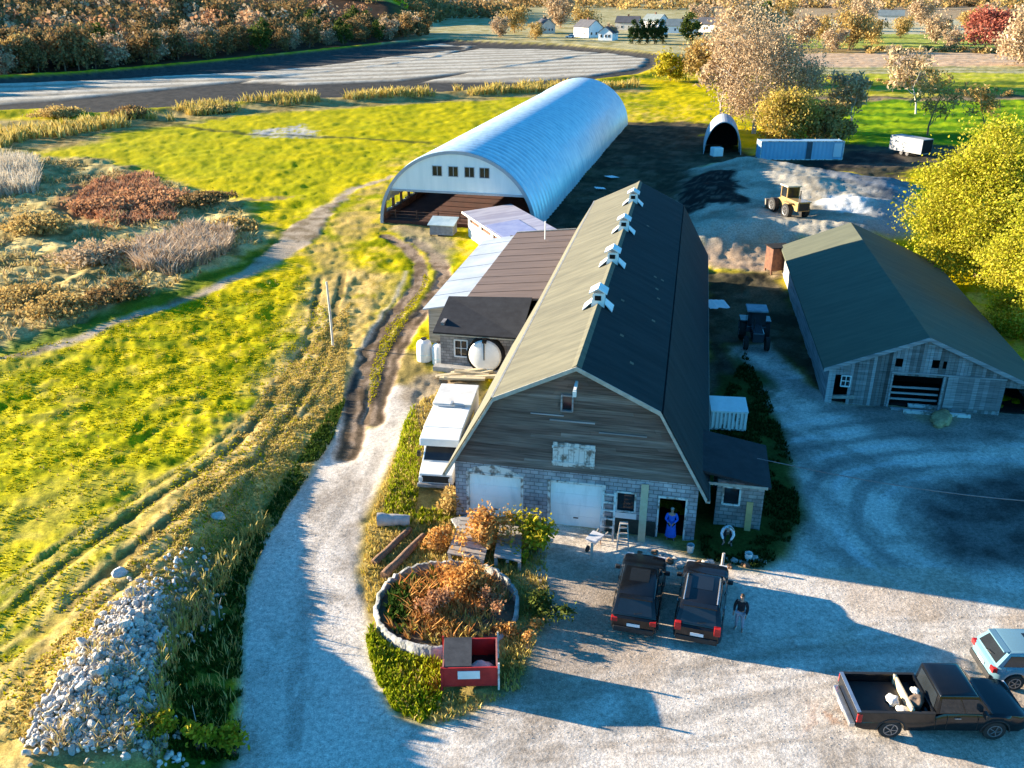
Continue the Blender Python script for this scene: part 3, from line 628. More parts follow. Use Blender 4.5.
def poly_tank(name, label, x, y):
    k = thing(name, label, 'tank', (x, y, g1(x, y)), 0, 'upright white tanks by the low wing')
    MB().lathe([(.50, 0), (.54, .08), (.54, 1.15), (.46, 1.4), (.2, 1.52), (.2, 1.58), (.02, 1.59)], 20).build('shell', WHITE, k, smooth=True)
    MB().lathe([(.21, 1.58), (.21, 1.66), (.02, 1.67)], 14).build('cap', DARK, k)
    MB().lathe([(.545, .5), (.555, .5), (.555, .58), (.545, .58)], 20).build('band', GALV, k)
poly_tank('upright_tank', 'upright white tank standing out in the grass, farther from the grey wing wall', -6.15, 57.2)
poly_tank('upright_tank', 'upright white tank standing close against the grey wing wall corner', -5.05, 56.85)

# ------------------------------------------------------------------ low white shed
def low_shed():
    t = thing('low_white_shed', 'low white shed with faded lilac sheet roof between the wing and hooped barn', 'shed', (-4.6, 91.2, 0), -1.19)
    # local x runs along the long white wall towards the camera, y to the back
    L, D = 11.2, 4.6
    w = MB(); wall_with_holes(w, 0, L, -.2, 2.5, 0, .15, [(.5, 3.4, 1.6, 2.25), (3.9, 6.8, 1.6, 2.25), (7.3, 10.6, 1.6, 2.25)])
    w.box(0, .15, .15, D, -.2, 2.6).box(L - .15, L, .15, D, -.2, 2.6).box(.15, L - .15, D - .15, D, -.2, 2.7); w.build('wall', WHITE, t)
    MB().box(.3, L - .3, .18, .22, 1.5, 2.3).build('strip_opening', RUST, t)
    r = MB(); r.slab((-.4, -.5, 2.6), (L + .3, -.5, 2.6), (L + .3, D + .4, 3.0), (-.4, D + .4, 2.95), .1); r.build('roof', LILAC, t)
    MB().box(-.4, L + .3, -.56, -.505, 2.42, 2.62).build('fascia', WHITE, t)
    MB().slab((6.0, -.3, 2.63), (L, -.3, 2.63), (L, 3.2, 2.9), (6.0, 3.2, 2.9), .02).build('blue_sheet', mat('blue_grey_sheet', (.22, .25, .42), (.30, .33, .48), 1, rough=.5), t)
low_shed()

# ------------------------------------------------------------------ hooped barn
def hooped_barn():
    A, H, L = 8.72, 8.06, 83.3; t = thing('hooped_barn', 'huge ribbed steel hoop barn with open dark front end', 'barn', (-6.036, 94.986, 0), -.235)
    nph, pitch, sub = 44, 1.5, 7; nl = int(L / pitch * sub)
    v = np.linspace(0, L, nl + 1); th = np.linspace(0, math.pi, nph + 1)
    rib = .24 * np.abs(np.sin(np.pi * v / pitch)) ** .6
    rib = rib + np.where(v > L * .86, .10, 0)
    V, TH = np.meshgrid(v, th, indexing='ij'); RB = rib[:, None]
    def shell(off): return np.stack([-(A + RB + off) * np.cos(TH), V, (H + RB + off) * np.sin(TH) - .0], -1).reshape(-1, 3)
    ou, inn = shell(0), shell(-.12); n = nph + 1
    i, j = np.meshgrid(np.arange(nl), np.arange(nph), indexing='ij'); keep = ~((V[:-1, :-1] < 30) & (j < 4) & (j > 1)) 
    q = (i * n + j)[keep]; f = np.stack([q, q + 1, q + n + 1, q + n], 1)
    np_mesh('roof_shell', np.concatenate([ou, inn]), np.concatenate([f, f[:, ::-1] + len(ou)]), GALV, t, smooth=False)
    # front rim, panel and windows
    ed = MB()
    th2 = [math.pi * k / 48 for k in range(49)]; rings = []
    for a in th2:
        c, s = -math.cos(a), math.sin(a); rings.append([(c * (A - .18), -.12, s * (H - .18)), (c * (A + .16), -.12, s * (H + .16)), (c * (A + .16), .12, s * (H + .16)), (c * (A - .18), .12, s * (H - .18))])
    ed.loft(rings); ed.build('front_rim', GALV_W, t)
    zb = 3.9
    hs = [(-2.55, -1.55, 5.55, 6.55), (-.75, .25, 5.55, 6.55), (1.05, 2.05, 5.55, 6.55), (2.7, 3.7, 5.55, 6.55)]
    pm = MB(); xs = np.linspace(-A * .868, A * .868, 60); zt = lambda x: H * math.sqrt(max(0, 1 - (x / (A - .12)) ** 2)) - .1
    xs = sorted(set(list(xs) + [h[0] for h in hs] + [h[1] for h in hs]))
    for a, b in zip(xs[:-1], xs[1:]):
        cx = (a + b) / 2; segs = [(zb, None)]
        for h in hs:
            if h[0] < cx < h[1]: segs = [(zb, h[2]), (h[3], None)]
        for z0, z1 in segs:
            za, zc = (z1, z1) if z1 else (max(z0 + .01, zt(a)), max(z0 + .01, zt(b)))
            pm.prism([(a, 0, z0), (b, 0, z0), (b, 0, zc), (a, 0, za)], (0, .1, 0))
    pm.build('end_panel', mat('pale_blue_sheet', (.78, .84, .83), (.68, .76, .76), .4, rough=.55, stretch=(3, 1, .4)), t)
    MB().box(-A * .87, A * .87, -.06, .14, zb - .22, zb).build('lintel', GALV_W, t)
    for h in hs:
        f = MB(); f.box(h[0] - .06, h[0], -.05, .08, h[2] - .06, h[3] + .06).box(h[1], h[1] + .06, -.05, .08, h[2] - .06, h[3] + .06).box(h[0], h[1], -.05, .08, h[3], h[3] + .06).box(h[0], h[1], -.05, .08, h[2] - .06, h[2])
        f.box((h[0] + h[1]) / 2 - .03, (h[0] + h[1]) / 2 + .03, 0, .05, h[2], h[3])
        wo = f.build('window', GALV_W, t); MB().box(h[0], h[1], .05, .07, h[2], h[3]).build('pane', GLASS, wo)
    # inside: bedding floor, low boards and posts of the open left side, back end
    MB().box(-A + .3, A - .3, .2, L - .3, -.3, .34).build('bedding_floor', RED_EARTH, t)
    fl = MB(); fl.box(-A + .15, -A + .3, .3, 30, -.2, 1.0).box(A - .7, A - .5, .3, 40, -.2, 1.6)
    fl.build('low_board_wall', RUST, t)
    for k in range(12): MB().box(-A + .10, -A + .36, .5 + k * 2.6, .75 + k * 2.6, -.2, 2.5).build('post', RUST, t)
    bk = MB(); bk.prism([(-math.cos(a) * (A - .15), L - .3, max(-.2, math.sin(a) * (H - .15))) for a in th2], (0, .1, 0)); bk.build('back_end', GALV, t)
    rl = MB()
    for z in (.45, .8, 1.15): rl.bar((-A + .6, 1.2, z), (1.5, 1.2, z), .06)
    for x in (-7.5, -5, -2.5, 0): rl.bar((x, 1.2, -.1), (x, 1.2, 1.3), .1)
    rl.build('feed_rail', RUST, t)
hooped_barn()
t = thing('feed_hutch', 'small hutch with shiny blue grey lid at the mouth of the hoop barn', 'hutch', (-7.3, 92.2, 0), -.2)
MB().box(-1.25, 1.25, -.9, .9, .1, 1.15).build('body', mat('grey_board', (.28, .29, .30), (.2, .2, .21), 3), t)
MB().slab((-1.45, -1.1, 1.2), (1.45, -1.1, 1.2), (1.45, 1.1, 1.65), (-1.45, 1.1, 1.65), .07).build('lid', GALV, t)
for x in (-1.15, 1.15): MB().box(x - .06, x + .06, -.85, -.73, -.05, .12).box(x - .06, x + .06, .73, .85, -.05, .12).build('skid', RUST, t)

# ------------------------------------------------------------------ the board barn on the right
def board_barn():
    rng = random.Random(9); LW, RW, HE, RH, L = 5.36, 7.4, 2.46, 4.72, 28.2
    t = thing('board_barn', 'wide low barn of peeling whitewashed boards with dark green roof at the yard', 'barn', (19.82 + 5.36 * math.cos(.181), 50.45 - 5.36 * math.sin(.181), 0), -.181)
    sl = (RH - HE) / LW; zr = RH - sl * RW
    top = lambda x: RH - sl * abs(x) - .03
    holes = [(-4.9, -4.0, -.3, 1.95), (-1.55, 1.35, -.3, 2.2), (4.9, 7.0, -.3, 1.85), (-1.5, -1.2, 2.75, 3.3), (.55, .85, 2.8, 3.35), (1.15, 1.4, 2.8, 3.3)]
    w = MB(); x = -LW
    while x < RW - .01:
        x2 = min(x + .21, RW); cx = (x + x2) / 2; segs = [(-.3, None)]
        for h in holes:
            if h[0] < cx < h[1]:
                new = []
                for a, b in segs:
                    if h[2] <= a + .01: new.append((h[3], b))
                    elif b is None or b > h[2]: new += [(a, h[2]), (h[3], b)]
                    else: new.append((a, b))
                segs = new
        o = rng.uniform(0, .02)
        for a, b in segs:
            za, zb = (b, b) if b else (top(x), top(x2)); a += rng.uniform(0, .06) if a < 0 else 0
            w.prism([(x + .006, -o, a), (x2 - .006, -o, a), (x2 - .006, -o, max(zb, a + .02)), (x + .006, -o, max(za, a + .02))], (0, .05, 0))
        x = x2
    w.build('front_wall', mat_island('peeling_whitewash', [(.06, .058, .055), (.26, .26, .26), (.13, .125, .12), (.44, .45, .46), (.20, .20, .20), (.32, .32, .33)], nsc=3.0), t)
    s = MB(); s.box(-LW, -LW + .12, .06, L, -.3, HE - .06).box(RW - .12, RW, .06, L, -.3, zr - .06); s.prism([(-LW + .12, L - .1, -.3), (RW - .12, L - .1, -.3), (RW - .12, L - .1, zr - .05), (0, L - .1, RH - .1), (-LW + .12, L - .1, HE - .05)], (0, .1, 0)); s.build('side_wall', PLANK_GREY, t)
    MB().prism([(-LW + .2, 4, -.2), (RW - .2, 4, -.2), (RW - .2, 4, zr - .05), (0, 4, RH - .1), (-LW + .2, 4, HE - .05)], (0, .1, 0)).box(-LW + .2, RW - .2, .3, 3.98, -.4, .12).build('inner_wall', DARK, t)
    r = MB(); y0, y1 = -.35, L + .3
    r.prism([(-LW - .4, y0, HE - sl * .4 + .03), (0, y0, RH + .03), (0, y1, RH + .03), (-LW - .4, y1, HE - sl * .4 + .03)], (0, 0, .13)).prism([(0, y0, RH + .03), (RW + .3, y0, zr - sl * .3 + .03), (RW + .3, y1, zr - sl * .3 + .03), (0, y1, RH + .03)], (0, 0, .13))
    ro = r.build('roof', SHINGLE2, t)
    f = MB()
    for xa, xb in ((-LW - .4, 0), (0, RW + .3)):
        za, zb = RH - sl * abs(xa), RH - sl * abs(xb); f.prism([(xa, y0 - .04, za - .08), (xb, y0 - .04, zb - .08), (xb, y0 - .04, zb + .17), (xa, y0 - .04, za + .17)], (0, .038, 0))
    f.build('barge_board', PLANK_GREY, ro)
    d = MB(); x = 1.6
    while x < 4.7: d.box(x, x + .29, -.09, -.05, .25 + rng.uniform(0, .05), 2.35); x += .3
    sd = d.build('sliding_door', mat_island('peeling_whitewash_grey', [(.14, .13, .13), (.24, .23, .23), (.33, .33, .33), (.19, .18, .18)], nsc=2.5), t)
    MB().box(-1.7, 4.9, -.12, -.095, 2.36, 2.46).build('door_rail', PLANK_GREY, t)
    window(t, -4.55, -4.05, 1.25, 1.9, -.05, frame=.05, fm=WHITE, depth=.05)
    for a, b, c in ((-1.66, -1.55, 2.3), (1.35, 1.46, 2.3), (4.8, 4.9, 1.95)): MB().box(a, b, -.06, .1, -.2, c).build('doorpost', PLANK_GREY, t)
    for z in (.5, .9, 1.3): MB().bar((-1.5, .25, z), (1.3, .25, z + .03), .07, .12).build('gate_bar', PLANK_GREY, t)
    MB().box(-1.45, .9, -.5, -.25, -.1, .12).build('sill_log', PLANK_GREY, t)
board_barn()
# ------------------------------------------------------------------ vehicles
TYRE = mat('tyre_rubber', (.022, .022, .022), (.04, .036, .032), 5, rough=.9)
RIM = mat('alloy_rim', (.35, .35, .36), (.22, .22, .23), 4, rough=.35, metal=.7)
CHROME = mat('bright_trim', (.65, .65, .66), (.5, .5, .5), 3, rough=.25, metal=.8)
REDLENS = mat('red_lens', (.55, .03, .03), (.35, .015, .015), 6, rough=.2)
CLEARLENS = mat('clear_lens', (.75, .76, .78), (.6, .6, .6), 6, rough=.15)
PLATE = mat('number_plate', (.75, .76, .78), (.62, .64, .66), 6, rough=.4)
BLACKTRIM = mat('black_plastic', (.02, .02, .021), (.03, .03, .03), 3, rough=.6)
def paint(name, c, dusty=(.2, .18, .15)):
    return mat(name, c, tuple(a * .98 + b * .02 for a, b in zip(c, dusty)), 1.2, rough=.16, spec=.5, lo=.4, hi=.75)

def body_ring(y, w, zb, zt, tuck=.08):
    h = zt - zb
    half = [(w * .86, zb), (w * .985, zb + .10 * h), (w, zb + .42 * h), (w * .985, zb + .78 * h), (w - tuck, zb + .97 * h), (w - tuck - .12, zt)]
    return [(x, y, z) for x, z in half] + [(-x, y, z) for x, z in reversed(half)]

def car_body(L, w, zlow, shoulder, wheels, wr, nose=.12, tail=.1):
    """lofted lower body with arches cut above the wheels; shoulder(y) gives the top"""
    ys = sorted(set([-L / 2, -L / 2 + .06, -L / 2 + .2, L / 2 - .3, L / 2 - .12, L / 2] + [yw + s * wr * 1.18 * k for yw in wheels for s in (-1, 1) for k in (0, .35, .65, .85, .97, 1.0)] + list(np.linspace(-L / 2 + .3, L / 2 - .3, 9))))
    rings = []
    for y in ys:
        zb = zlow
        for yw in wheels:
            d = abs(y - yw)
            if d < wr * 1.18 - 1e-6: zb = max(zb, .36 + math.sqrt((wr * 1.18) ** 2 - d * d) * .98)
        e = max(0, (abs(y) - (L / 2 - .35)) / .35); k = 1 - (nose if y > 0 else tail) * e ** 2
        rings.append(body_ring(y, w * k, zb + (.12 * e if zb == zlow else 0), shoulder(y) - (.10 * e * e)))
    return MB().loft(rings)

def wheels(t, pts, r, width):
    proto = None
    for x, y in pts:
        m = Matrix.Rotation(math.pi / 2, 4, 'Y'); s = 1 if x > 0 else -1
        if proto is None or True:
            wb = MB().lathe([(r * .62, -width / 2), (r * .93, -width / 2), (r, -width / 2 + .04), (r, width / 2 - .04), (r * .93, width / 2), (r * .62, width / 2)], 22, m).build('wheel', TYRE, t, smooth=True)
            wb.location = (x, y, r)
            rb = MB(); rb.lathe([(.05, s * (width / 2 - .01)), (r * .62, s * (width / 2 - .035)), (r * .62, s * (width / 2 + .004)), (r * .54, s * (width / 2 + .004)), (r * .5, s * (width / 2 - .02))], 20, m)
            for k in range(5):
                a = 2 * math.pi * k / 5; rb.bar((s * (width / 2 - .005), 0, 0), (s * (width / 2 - .005), r * .55 * math.cos(a), r * .55 * math.sin(a)), .06, .03)
            rb.build('rim', RIM, wb, smooth=True)

def cabin(t, pm, yr0, yr1, yf1, yf0, wb, wt, zb, zt, pillars=(), rail=False, backglass=True, sunroof=False, name='cab'):
    """greenhouse: base from yr0 to yf0, roof from yr1 to yf1, and its windows a few mm proud"""
    base = [(-wb, yr0, zb), (wb, yr0, zb), (wb, yf0, zb), (-wb, yf0, zb)]; top = [(-wt, yr1, zt), (wt, yr1, zt), (wt, yf1, zt), (-wt, yf1, zt)]
    mid = [(-wt * 1.03, yr1 - .05, zt - .06), (wt * 1.03, yr1 - .05, zt - .06), (wt * 1.03, yf1 + .08, zt - .06), (-wt * 1.03, yf1 + .08, zt - .06)]
    crown = [(-wt * .8, yr1 + .15, zt + .035), (wt * .8, yr1 + .15, zt + .035), (wt * .8, yf1 - .15, zt + .035), (-wt * .8, yf1 - .15, zt + .035)]
    MB().loft([base, mid, top, crown]).build(name, pm, t, smooth=40, bevel=.045)
    B = [Vector(p) for p in base]; T = [Vector(p) for p in mid]
    def pane(nm, a, b, c, d, l, r_, lo, hi):
        q = lambda u, v: (a + (b - a) * u) * (1 - v) + (d + (c - d) * u) * v
        p = [q(l, lo), q(r_, lo), q(r_, hi), q(l, hi)]; n = (p[1] - p[0]).cross(p[3] - p[0]).normalized(); ctr = sum(p, Vector()) / 4
        if n.dot(ctr - Vector((0, (yr0 + yf0) / 2, zb))) < 0: n = -n
        MB().prism([x + n * .004 for x in p], n * .012).build(nm, GLASS, t)
    pane('windscreen', B[3], B[2], T[2], T[3], .07, .93, .05, .93)
    if backglass: pane('rear_window', B[0], B[1], T[1], T[0], .10, .90, .12, .92)
    ps = [.05] + list(pillars) + [.95]
    for a, b, c, d in ((B[1], B[2], T[2], T[1]), (B[0], B[3], T[3], T[0])):
        for l, r_ in zip(ps[:-1], ps[1:]): pane('side_window', a, b, c, d, l + .015, r_ - .015, .08, .88)
    if sunroof: MB().box(-wt * .55, wt * .55, (yr1 + yf1) / 2 - .1, yf1 - .25, zt + .037, zt + .045).build('sunroof', GLASS, t)
    if rail:
        for s in (-1, 1):
            MB().tube([(s * wt * .9, yr1 + .12, zt + .02), (s * wt * .9, yr1 + .25, zt + .10), (s * wt * .9, yf1 - .35, zt + .10), (s * wt * .9, yf1 - .2, zt + .02)], .03, 8).build('roof_rail', CHROME, t, smooth=True)

def suv(label, loc, rz, pm, rail=True, H=1.74, L=4.75, w=.96, group=None, high_lights=False, rnd=.12):
    t = thing('parked_suv', label, 'car', (loc[0], loc[1], g1(*loc) + .015), rz, group)
    wr = .37; wy = (-1.42, 1.45); sh = lambda y: 1.08 if y < .95 else 1.08 - .10 * min(1, (y - .95) / .5) - .06 * max(0, y - 1.6)
    car_body(L, w, .26, sh, wy, wr, nose=rnd, tail=rnd).build('body', pm, t, smooth=35)
    cabin(t, pm, -L / 2 + .10, -L / 2 + .55, .25, 1.12, w * .93, w * .76, 1.045, H, (.33, .64), rail, sunroof=True)
    wheels(t, [(s * (w - .12), y) for s in (-1, 1) for y in wy], wr, .24)
    MB().box(-w * .84, w * .84, -L / 2 - .05, -L / 2 + .12, .36, .60).build('rear_bumper', BLACKTRIM, t, bevel=.03)
    MB().box(-w * .84, w * .84, L / 2 - .12, L / 2 + .04, .34, .58).build('front_bumper', BLACKTRIM, t, bevel=.03)
    MB().box(-.42, .42, L / 2 - .02, L / 2 + .03, .62, .84).build('grille', BLACKTRIM, t)
    for s in (-1, 1):
        z0, z1 = (.80, 1.16) if high_lights else (.80, .99)
        MB().box(s * (w * .80) - .13, s * (w * .80) + .13, -L / 2 - .02, -L / 2 + .16, z0, z1).build('tail_light', REDLENS, t, bevel=.02)
        MB().box(s * (w * .72) - .17, s * (w * .72) + .17, L / 2 - .22, L / 2 + .02, .70, .86).build('headlight', CLEARLENS, t, bevel=.02)
        MB().box(s * (w + .10) - .11, s * (w + .10) + .11, .72, .86, 1.08, 1.24).build('wing_mirror', BLACKTRIM, t, bevel=.03)
        for y in (.28, -.75): MB().box(s * (w + .002) - .012, s * (w + .002) + .012, y, y + .2, .90, .94).build('door_handle', CHROME if rail else pm, t)
    for s in (-1, 1):
        for y in (1.12, .18, -.80): MB().box(s * (w + .001) - .006, s * (w + .001) + .006, y - .007, y + .007, .45, 1.0).build('door_seam', BLACKTRIM, t)
    MB().box(-w * .78, w * .78, 1.16, 1.175, 1.06, 1.075).build('bonnet_seam', BLACKTRIM, t)
    MB().box(-.26, .26, -L / 2 - .035, -L / 2 - .018, .66, .80).build('number_plate', PLATE, t)
    MB().tube([(0, -L / 2 + .15, 1.2), (.0, -L / 2 + .05, 1.22), (.3, -L / 2 + .12, 1.26)], .012, 5).build('rear_wiper', BLACKTRIM, t)
    MB().box(-w * .7, w * .7, -L / 2 + .34, -L / 2 + .60, H - .03, H + .02).build('spoiler', pm, t, bevel=.015)
    return t
suv('black SUV with plain roof, parked on the barn side of the silver railed one', (5.42, 30.42), -.245, paint('black_paint', (.004, .005, .007)), rail=False, group='dark SUVs parked by the barn')
suv('black SUV with silver roof rails, parked beside the standing person', (7.95, 29.85), -.285, paint('charcoal_paint', (.006, .007, .010)), rail=True, H=1.78, group='dark SUVs parked by the barn', high_lights=True)
suv('pale silver blue SUV parked behind the black pickup truck', (20.15, 26.15), -math.pi / 2 - .03, paint('silver_blue_paint', (.13, .25, .31)), rail=False, H=1.60, L=4.6, w=.93, rnd=.24)

def pickup():
    pm = paint('black_truck_paint', (.004, .005, .007)); L, w = 5.9, 1.0
    t = thing('pickup_truck', 'black pickup truck with white sacks and a pale wooden divider in its open bed', 'pickup truck', (14.95, 23.95, g1(14.95, 23.95) + .015), -math.pi / 2 - .02)
    wr = .41; wy = (-1.75, 1.85); sh = lambda y: .80 if y < -.25 else (1.12 if y < 1.1 else 1.12 - .07 * min(1, (y - 1.1) / 1.6))
    car_body(L, w, .34, sh, wy, wr, nose=.10, tail=.02).build('body', pm, t, smooth=35)
    b = MB(); y0, y1 = -L / 2 + .02, -.32
    for s in (-1, 1): b.box(s * w - (.11 if s > 0 else 0) , s * w + (0 if s > 0 else .11), y0, y1, .74, 1.16)
    b.box(-w + .11, w - .11, y1 - .08, y1, .74, 1.2).box(-w + .11, w - .11, y0 + .06, y1 - .08, .74, .83); b.build('cargo_bed', pm, t, bevel=.015)
    MB().box(-w + .13, w - .13, y0 + .07, y1 - .10, .832, .85).build('bed_liner', BLACKTRIM, t)
    MB().box(-w + .03, w - .03, y0 - .06, y0 + .05, .70, 1.17).build('tailgate', pm, t, bevel=.02)
    for s in (-1, 1): MB().box(s * (w - .05) - .055, s * (w - .05) + .055, y0, y1, 1.162, 1.185).build('bed_rail', BLACKTRIM, t)
    MB().box(-w + .02, w - .02, y0 - .07, y0 + .06, 1.172, 1.19).build('tailgate_cap', CHROME, t)
    cabin(t, pm, -.30, -.18, 1.02, 1.72, w * .92, w * .80, 1.08, 1.84, (.52,))
    wheels(t, [(s * (w - .14), y) for s in (-1, 1) for y in wy], wr, .27)
    MB().box(-w * .92, w * .92, y0 - .24, y0 - .03, .44, .62).build('rear_bumper', CHROME, t, bevel=.03)
    MB().box(-w * .92, w * .92, L / 2 - .1, L / 2 + .1, .44, .66).build('front_bumper', CHROME, t, bevel=.03)
    for s in (-1, 1):
        MB().box(s * (w - .06) - .07, s * (w - .06) + .07, y0 - .055, y0 + .12, .74, 1.10).build('tail_light', REDLENS, t, bevel=.015)
        MB().box(s * (w * .74) - .18, s * (w * .74) + .18, L / 2 - .24, L / 2 + .02, .76, .95).build('headlight', CLEARLENS, t, bevel=.02)
        MB().box(s * (w + .13) - .13, s * (w + .13) + .13, 1.25, 1.37, 1.14, 1.36).build('wing_mirror', BLACKTRIM, t, bevel=.03)
        for y in (.35,): MB().box(s * (w + .002) - .012, s * (w + .002) + .012, y, y + .22, .95, .99).build('door_handle', CHROME, t)
    MB().box(-.26, .26, y0 - .258, y0 - .243, .48, .61).build('number_plate', PLATE, t)
    for s in (-1, 1):
        for y in (1.18, .12, -.26): MB().box(s * (w + .001) - .006, s * (w + .001) + .006, y - .008, y + .008, .5, 1.06).build('door_seam', BLACKTRIM, t)
        for yw in wy: MB().tube([(s * (w - .01), yw + (wr + .09) * math.cos(k * math.pi / 10), .40 + (wr + .08) * math.sin(k * math.pi / 10)) for k in range(11)], .03, 6).build('arch_trim', BLACKTRIM, t)
    return t
pickup()
def truck_local(x, y, z):                      # point in the truck's own frame -> world
    a = -math.pi / 2 - .02; bz = g1(14.95, 23.95) + .015
    return 14.95 + x * math.cos(a) - y * math.sin(a), 23.95 + x * math.sin(a) + y * math.cos(a), bz + z

def sack(name, label, cat, loc, size, m, group=None, seed=0):
    rng = np.random.default_rng(seed); bm = bmesh.new(); bmesh.ops.create_icosphere(bm, subdivisions=3, radius=1)
    for v in bm.verts:
        p = v.co; d = 1 + .22 * math.sin(p.x * 4 + seed) * math.cos(p.y * 5 + seed * 2) + .08 * math.sin(p.z * 9 + p.x * 7)
        v.co = Vector((math.copysign(abs(p.x) ** .7, p.x) * size[0] * d, math.copysign(abs(p.y) ** .7, p.y) * size[1] * d, max(-.9, p.z) * size[2] * d + size[2] * .88))
    me = bpy.data.meshes.new(name); bm.to_mesh(me); bm.free(); me.polygons.foreach_set('use_smooth', [True] * len(me.polygons)); me.materials.append(m)
    o = bpy.data.objects.new(name, me); COL.objects.link(o); o.location = loc; o.rotation_euler = (0, 0, seed * 1.3); return tag(o, label, cat, group)
SACKM = mat('white_sack', (.74, .72, .67), (.55, .53, .48), 4, rough=.9)
BROWNM = mat('brown_sack', (.24, .17, .12), (.13, .09, .065), 4, rough=.9)
sack('feed_sack', 'white sack in the pickup bed, the one farther from the near side panel', 'sack', truck_local(.15, -1.45, .85), (.24, .2, .13), SACKM, seed=1)
sack('feed_sack', 'white sack in the pickup bed, lying against the near side panel', 'sack', truck_local(.62, -1.28, .85), (.22, .18, .10), SACKM, seed=2)
sack('rubbish_bag', 'brown bundle behind the cab in the pickup bed, with pale paper scraps', 'bundle', truck_local(.28, -.68, .85), (.36, .22, .24), BROWNM, seed=3)
sack('paper_bag', 'small pale bag on top of the brown bundle in the pickup bed', 'bag', truck_local(.05, -.7, 1.26), (.15, .12, .08), SACKM, seed=4)
tb = MB().box(-.86, .86, -1.06, -1.0, .85, 1.22).box(-.86, -.74, -1.1, -1.06, .85, 1.24).box(.74, .86, -1.1, -1.06, .85, 1.24).build('bed_divider', LIGHTWOOD)
tb.matrix_world = Matrix.Translation(truck_local(0, 0, 0)) @ Matrix.Rotation(-math.pi / 2 - .02, 4, 'Z'); tag(tb, 'pale timber board standing across the pickup bed', 'board')

def camper():
    x, y = -3.55, 42.6
    t = thing('white_camper_truck', 'old white box camper truck parked nose out along the sunny barn wall', 'camper truck', (x, y, g1(x, y) + .02), math.pi - BYAW + .08)
    W = 1.08                                     # local +y is the nose
    MB().box(-W, W, -4.4, .9, .62, 2.62).build('box_body', WHITE, t, bevel=.06)
    MB().box(-W - .03, W + .03, -4.43, -1.7, 2.625, 2.74).build('roof_sheet', mat('chalky_roof', (.78, .76, .72), (.60, .58, .54), 1.6, rough=.8), t, bevel=.03)
    MB().prism([(-W + .02, .9, 2.6), (-W + .02, 2.0, 2.45), (-W + .02, 2.05, 2.05), (-W + .02, .9, 1.98)], (2 * W - .04, 0, 0)).build('over_cab_bunk', WHITE, t, bevel=.05)
    MB().loft([[(-.95, .9, .5), (.95, .9, .5), (.95, .9, 1.98), (-.95, .9, 1.98)], [(-.95, 1.35, .5), (.95, 1.35, .5), (.88, 1.35, 1.97), (-.88, 1.35, 1.97)], [(-.95, 2.15, .5), (.95, 2.15, .5), (.93, 2.15, 1.22), (-.93, 2.15, 1.22)], [(-.9, 3.25, .5), (.9, 3.25, .5), (.86, 3.25, 1.08), (-.86, 3.25, 1.08)]]).build('cab', WHITE, t, bevel=.03)
    a, b = Vector((0, 1.40, 1.93)), Vector((0, 2.12, 1.27)); n = Vector((0, .68, .73))
    MB().prism([(-.78, a.y, a.z), (.78, a.y, a.z), (.84, b.y, b.z), (-.84, b.y, b.z)], n * .03).build('windscreen', GLASS, t)
    MB().box(-.72, .72, 3.24, 3.30, .62, .98).build('grille', BLACKTRIM, t)
    MB().box(-.96, .96, 3.26, 3.44, .38, .56).build('front_bumper', mat('dull_bumper', (.30, .30, .30), (.16, .15, .14), 3, rough=.6), t, bevel=.03)
    for s in (-1, 1):
        MB().box(s * .78 - .11, s * .78 + .11, 3.26, 3.32, .68, .90).build('headlight', CLEARLENS, t, bevel=.02)
        MB().box(s * 1.16 - .1, s * 1.16 + .1, 1.75, 1.85, 1.3, 1.6).build('wing_mirror', BLACKTRIM, t)
        MB().box(s * (W + .004) - .01, s * (W + .004) + .01, -2.6, -1.4, 1.5, 2.05).build('side_window', GLASS, t)
    MB().box(-.06, .06, -1.9, -1.5, 2.75, 2.86).box(-.75, .75, -1.62, -1.5, 2.63, 2.70).build('roof_hatch', GALV_W, t)
    MB().box(-.8, .8, .93, 1.0, 2.3, 2.36).build('marker_strip', BLACKTRIM, t)
    wheels(t, [(s * .84, yy) for s in (-1, 1) for yy in (-2.9, 2.5)], .38, .24)
    MB().box(-.8, .8, -4.2, 3.0, .38, .60).build('chassis', BLACKTRIM, t)
camper()

